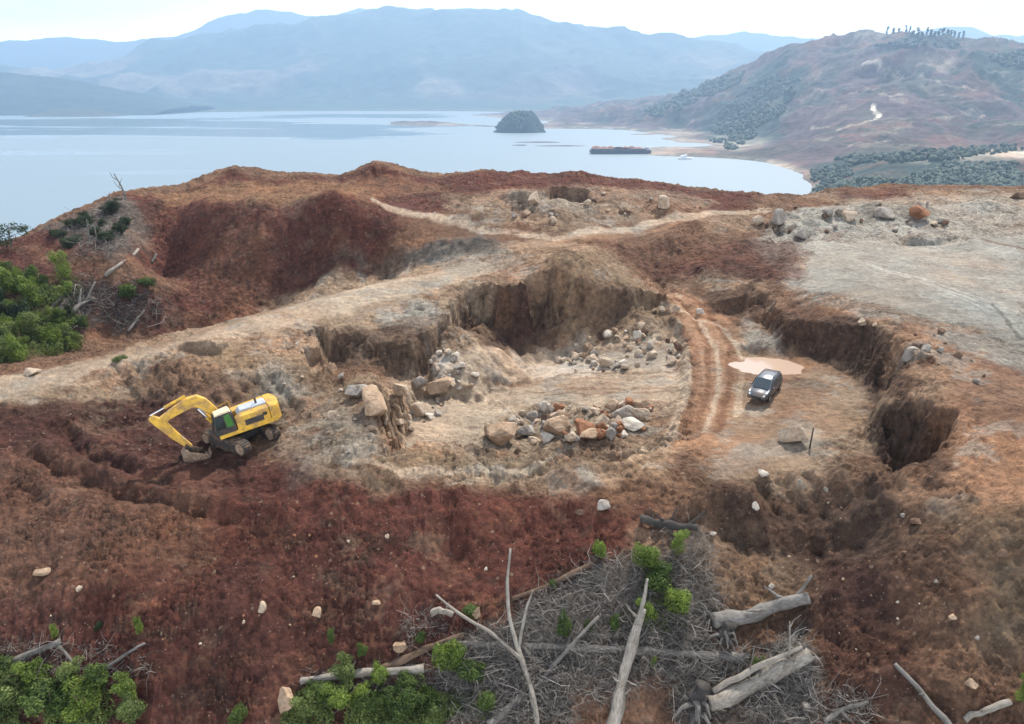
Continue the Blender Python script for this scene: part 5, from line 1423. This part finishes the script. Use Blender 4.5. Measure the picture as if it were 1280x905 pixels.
for a in (
    (748,704,28,34,'bright','bright green bush at the top of the dry brush beside the brown root'),
    (846,704,26,26,'bright','round green bush alone right of the creeper'),
    (800,728,44,38,'bright','upper part of the green creeper patch over the dry brush'),
    (820,756,56,46,'green','middle clump of the creeper patch above the leaning trunk'),
    (838,782,44,44,'bright','lowest clump of the creeper patch above the leaning trunk'),
    (806,786,30,32,'bright','pale green clump at the tip of the leaning trunk'),
    (706,804,24,54,'green','tall narrow bush in the middle of the dry brush'),
    (768,796,20,34,'green','narrow bush left of the leaning trunk'),
    (736,796,18,22,'green','small bush between the two narrow ones in the dry brush'),
    (691,740,16,14,'green','tiny bush by the brown root'),
    (944,844,18,26,'bright','small bright bush below the thick grey log'),
    (815,840,10,18,'bright','tiny green sprout beneath the long straight log'),
    (562,858,50,66,'bright','tall yellow green bush at the end of the brown log'),
    (588,866,40,36,'green','spreading bush right of the tall yellow green bush'),
    (588,778,28,16,'green','low bush under the orange tan boulder'),
    (526,810,20,20,'green','small round bush behind the brown log'),
    (415,812,14,20,'green','seedling left of the round seedling in the red soil'),
    (455,830,20,24,'green','round seedling on a thin stem in the red soil'),
    (432,848,18,24,'green','seedling by the long pale log'),
    (72,802,13,24,'bright','upright seedling by the grey log of the lower scrub'),
    (178,800,14,28,'bright','bright upright seedling in the red soil above the scrub'),
    (124,790,12,14,'dark','dull seedling between the two upright ones'),
    (166,392,30,26,'green','green bush at the foot of the red bluff'),
    (186,370,24,16,'green','low green bush higher up against the bluff'),
    (150,452,20,10,'green','small green tuft at the edge of the pale track'),
    (1276,888,24,40,'bright','green bush at the lower corner of the right slope'),
    (610,900,34,36,'green','green bush below the thin forked dead tree'),
    (300,912,26,36,'green','green bush below the red soil right of the scrub'),
): bush(*a)
for k, (x, y, w, h) in enumerate(((400,884,36,30),(436,872,40,32),(476,870,34,36),(512,876,38,30),(540,894,36,30),(386,910,44,34),(428,904,46,36),(466,902,34,30),(506,912,46,36),(548,918,40,34),(452,888,30,26),(490,890,32,30))):
    bush(x, y, w, h, ('green', 'meadow', 'bright', 'green')[k % 4], 'leafy green shrub in the dense thicket below the long pale log', 'shrubs of the lower thicket')
for k, (x, y, w, h) in enumerate(((10,866,44,34),(50,870,46,36),(92,874,40,32),(130,880,40,32),(165,890,36,30),(20,905,70,50),(70,910,70,50),(120,914,60,46),(170,918,50,44),(-15,885,60,50))):
    bush(x, y, w, h, ('green', 'bright', 'meadow')[k % 3], 'leafy green shrub in the scrub at the foot of the brown slope', 'shrubs of the scrub')
rg = random.Random(4)
JP = [(-60,455),(10,452),(60,446),(108,434),(100,412),(62,404),(70,378),(112,372),(92,358),(50,348),(-60,348)]
for k in range(90):
    x, y = in_poly(JP); w = rg.uniform(16, 38)
    bush(x, y + 6, w, w * rg.uniform(.8, 1.25), rg.choice(('green', 'bright', 'bright', 'meadow', 'meadow', 'dark')), 'leafy green shrub of the wild scrub behind the pale track', 'shrubs behind the pale track')
# dark scrub on the flank of the bluff
for k in range(20):
    x, y = in_poly([(62,292),(150,252),(160,300),(150,318),(90,316)])
    bush(x, y + 3, rg.uniform(16, 28), rg.uniform(9, 16), 'dark', 'low dark shrub on the flank of the red bluff', 'dark shrubs on the bluff')

def undergrowth():
    rs = np.random.RandomState(77); C = []; Hh = []
    for P, n, hh in ((JP, 26000, 1.3), ([(0,842),(60,850),(130,868),(190,890),(190,905),(-60,905),(-60,850)], 9000, .6), ([(372,872),(430,856),(520,850),(570,880),(600,905),(350,905)], 12000, .7), ([(790,712),(840,735),(862,780),(820,795),(800,760)], 3500, .35), ([(560,850),(610,860),(620,905),(560,905)], 2500, .4)):
        W = np.array(G.hits(P))[:, :2]; got = []
        while sum(len(g) for g in got) < n:
            q = np.stack([rs.uniform(W[:, 0].min(), W[:, 0].max(), n), rs.uniform(W[:, 1].min(), W[:, 1].max(), n)], -1)
            k = fbm(q[:, 0] * .35, q[:, 1] * .35, 4, 78)
            q = q[(poly_sd(W, q[:, 0], q[:, 1]) + 1.2 * k > 0) & (k > -.22)]; got.append(q)
        q = np.concatenate(got)[:n]; C.append(q); Hh.append(hh * (.35 + 1.3 * np.clip(fbm(q[:, 0] * .5, q[:, 1] * .5, 3, 79) + .35, 0, 1)))
    C = np.concatenate(C); Hh = np.concatenate(Hh); n = len(C)
    z = G.z(C[:, 0], C[:, 1]) + Hh * rs.uniform(0, 1, n) ** .7
    c = np.concatenate([C, z[:, None]], 1)
    d = rs.normal(size=(n, 3)) * .55 + np.array([0, 0, .9]); d /= np.linalg.norm(d, axis=1)[:, None]
    v = np.cross(d, rs.normal(size=(n, 3))); v /= np.linalg.norm(v, axis=1)[:, None]
    L = rs.uniform(.14, .42, n)[:, None] * np.sqrt(Hh)[:, None]; W_ = L * .3
    co = np.stack([c - d * L * .5, c + v * W_ * .5, c + d * L * .5, c - v * W_ * .5], 1).reshape(-1, 3)
    o = mesh_np('undergrowth', co, np.arange(n * 4).reshape(n, 4), LEAF['meadow']); tag(o, kind='stuff')
undergrowth()

# ------------------------------------------------------------------ trees
def tree(loc, H_, cw, kind, label, group=None, n=900, leaf=.35, seed=0, name='tree', bare=.35, lean=0.0, slim=False):
    rs = np.random.RandomState(seed)
    root = empty(name, loc); tag(root, label, 'tree', group)
    t = tube('trunk', [(0, 0, -H_ * .05), (lean * H_ * .3, 0, H_ * .4), (lean * H_, 0, H_ * .85)], [H_ * .028, H_ * .02, H_ * .008], WOOD['grey'], root, 7, seed)
    bl = []
    for k in range(9):
        a = rs.uniform(0, 6.28); z = rs.uniform(bare, 1.0); q = cw * .5 * rs.uniform(.2, .85) * (1.15 - abs(z - .65))
        c = (q * math.cos(a) + lean * H_ * z, q * math.sin(a), z * H_)
        if slim: z = (k + .8) / 9.5; c = (rs.uniform(-.12, .12) * cw, rs.uniform(-.12, .12) * cw, z * H_)
        bl.append((*c, *(cw * rs.uniform(.13, .24) * np.ones(2)), cw * rs.uniform(.08, .15)))
        if k < 5: tube('limb', [(lean * H_ * (z - .15), 0, H_ * (z - .2)), (c[0] * .6, c[1] * .6, H_ * (z - .06)), c], [H_ * .012, H_ * .008, H_ * .004], WOOD['grey'], t, 5, seed + k)
    co, f = leaf_cloud(n, bl, leaf, rs, .2)
    o = mesh_np('crown', co, f, LEAF[kind]); o.parent = root
    return root
_h = G.hit(14, 309)
tree((_h[0], _h[1], _h[2] - .3), 4.0, 5.5, 'dark', 'small dark tree with an open crown on the skyline above the scrub', seed=3, lean=.1, n=700, leaf=.34)
_h = G.hit(-8, 318)
tree((_h[0], _h[1], _h[2] - .3), 3.6, 4.5, 'dark', 'small dark tree at the very end of the skyline', seed=5, n=600, leaf=.34)
for k, px in enumerate((1108,1116,1122,1136,1141,1147,1152,1158,1163,1168,1173,1178,1184,1188,1193,1198,1131,1204)):
    _y = np.linspace(1700, 2900, 600); _x = (px - 640) / FPX / ray(px, 46)[1] * _y; _z = H.z(_x, _y); _i = int(np.argmax((_z - CAM_Z) / _y)); h = (_x[_i], _y[_i], _z[_i])
    tree((h[0], h[1], h[2] - 6), rg.uniform(15, 30), rg.uniform(14, 24), 'dark', 'tall tree on the crest of the cleared hill', 'trees on the hill crest', n=420, leaf=3.5, seed=60 + k, bare=.0, slim=True)
# far woods: one mass each
def woods():
    rs = np.random.RandomState(8); bm = bmesh.new(); bmesh.ops.create_icosphere(bm, subdivisions=1, radius=1)
    ico = np.array([v.co for v in bm.verts]); fc = np.array([[v.index for v in f.verts] for f in bm.faces]); bm.free()
    zones = [([(1016,242),(1014,212),(1060,206),(1070,226),(1130,226),(1180,206),(1290,204),(1290,236),(1100,240)], 1500, 2.8), ([(885,175),(905,130),(960,95),(1000,100),(980,140),(945,170),(915,190)], 1300, 4.5), ([(1215,75),(1290,62),(1290,135),(1245,110)], 800, 5), ([(800,140),(870,105),(930,90),(925,105),(850,140),(830,152)], 700, 6), ([(1040,198),(1200,186),(1290,180),(1290,186),(1190,200),(1060,206)], 420, 3.2),
             ([(1090,58),(1160,46),(1206,54),(1190,62)], 160, 5)]
    A, F = [], []; base_ = 0
    for P, n, R_ in zones:
        for _ in range(n):
            x, y = in_poly(P); h = H.hit(x, y)
            if h[2] < SEA_Z + 2 or fbm(np.array([h[0] * .012]), np.array([h[1] * .012]), 4, 270)[0] < -.08: continue
            r = R_ * rs.uniform(.6, 1.4)
            c = ico * (1 + .3 * rs.normal(size=(len(ico), 1))) * np.array([r, r, r * rs.uniform(.8, 1.4)]) + np.array([h[0], h[1], h[2] + r * .5])
            A.append(c); F.append(fc + base_); base_ += len(ico)
    for _ in range(600):   # trees of the island
        a, q = rs.uniform(0, 6.28), math.sqrt(rs.uniform(0, 1)) * .9
        r = rs.uniform(2.5, 5); z = 62 * max(1 - q ** 2.2, 0)
        c = ico * (1 + .3 * rs.normal(size=(len(ico), 1))) * r + np.array([isl[0] + 88 * q * math.cos(a), isl[1] + 70 * q * math.sin(a), SEA_Z + z + 1])
        A.append(c); F.append(fc + base_); base_ += len(ico)
    m, nt, b = new_mat('far_woods'); g = N(nt, 'ShaderNodeNewGeometry')
    nt.links.new(ramp(nt, g.outputs['Random Per Island'], [(0, (.032, .048, .038)), (.6, (.055, .078, .056)), (1, (.09, .105, .07))]), b.inputs['Base Color']); b.inputs['Roughness'].default_value = .9
    o = mesh_np('distant_woods', np.concatenate(A), np.concatenate(F), m); tag(o, kind='stuff')
woods()

# ------------------------------------------------------------------ boats and sandbars on the bay
def barge():
    c = shore(775, 192); root = empty('barge', (c[0], c[1], SEA_Z), .02)
    tag(root, 'long dark barge heaped with red ore moored off the cleared shore', 'barge')
    L, W = 128, 26
    hull = MB().prism([(-L / 2, 2.5), (-L / 2 + 6, -2), (L / 2 - 8, -2), (L / 2, 2.5), (L / 2, 8), (-L / 2, 8)], -W / 2, W / 2, .4).build('hull', simple_mat('barge_hull', (.045, .045, .055), .6, .1, .4, .3, .3), root)
    MB().prism([(-L / 2 + 3, 8), (L / 2 - 12, 8), (L / 2 - 12, 11), (-L / 2 + 3, 11)], -W / 2 + 1, W / 2 - 1, .2).build('coaming', simple_mat('barge_rail', (.07, .06, .065), .7), root)
    mb = MB()
    for k in range(7): mb.cyl((-L / 2 + 14 + k * 15, rk.uniform(-2, 2), 10.9), (-L / 2 + 14 + k * 15, 0, 14 + rk.uniform(-.6, 1.0)), 11, 2.5, 14)
    mb.build('ore_cargo', ROCKM['rust'], root)
    MB().box((L / 2 - 6, 0, 11), (6, 14, 6), None, .4).build('deckhouse', simple_mat('barge_white', (.5, .5, .5), .6), root)
barge()
def boat():
    c = shore(856, 199); root = empty('work_boat', (c[0], c[1], SEA_Z), .1)
    tag(root, 'white work boat lying against the red spit beyond the barge', 'boat')
    MB().prism([(-13, 1.5), (-11, -1), (10, -1), (15, 3.6), (-13, 3.2)], -3.6, 3.6, .3).build('hull', simple_mat('boat_hull', (.75, .76, .78), .4), root)
    MB().box((-3, 0, 5.2), (12, 5.6, 4.2), None, .3, (.9, .9)).box((1, 0, 8.4), (5, 4.4, 2.4), None, .2).build('cabin', simple_mat('boat_cabin', (.8, .8, .8), .4), root)
    MB().cyl((0, 0, 9), (0, 0, 13.5), .2).build('mast', M_BLK, root)
boat()
for (x0, x1, y, hh) in ((642, 700, 177.5, 1.2), (668, 732, 182, .8), (640, 660, 181, .7)):
    c0, c1 = shore(x0, y), shore(x1, y + 1); cx = ((c0[0] + c1[0]) / 2, (c0[1] + c1[1]) / 2, SEA_Z)
    mound_sheet('sandbar_shore', cx, (c1[0] - c0[0]) / 2, 16, hh * 1.6, int(x0), 'bare', 40)
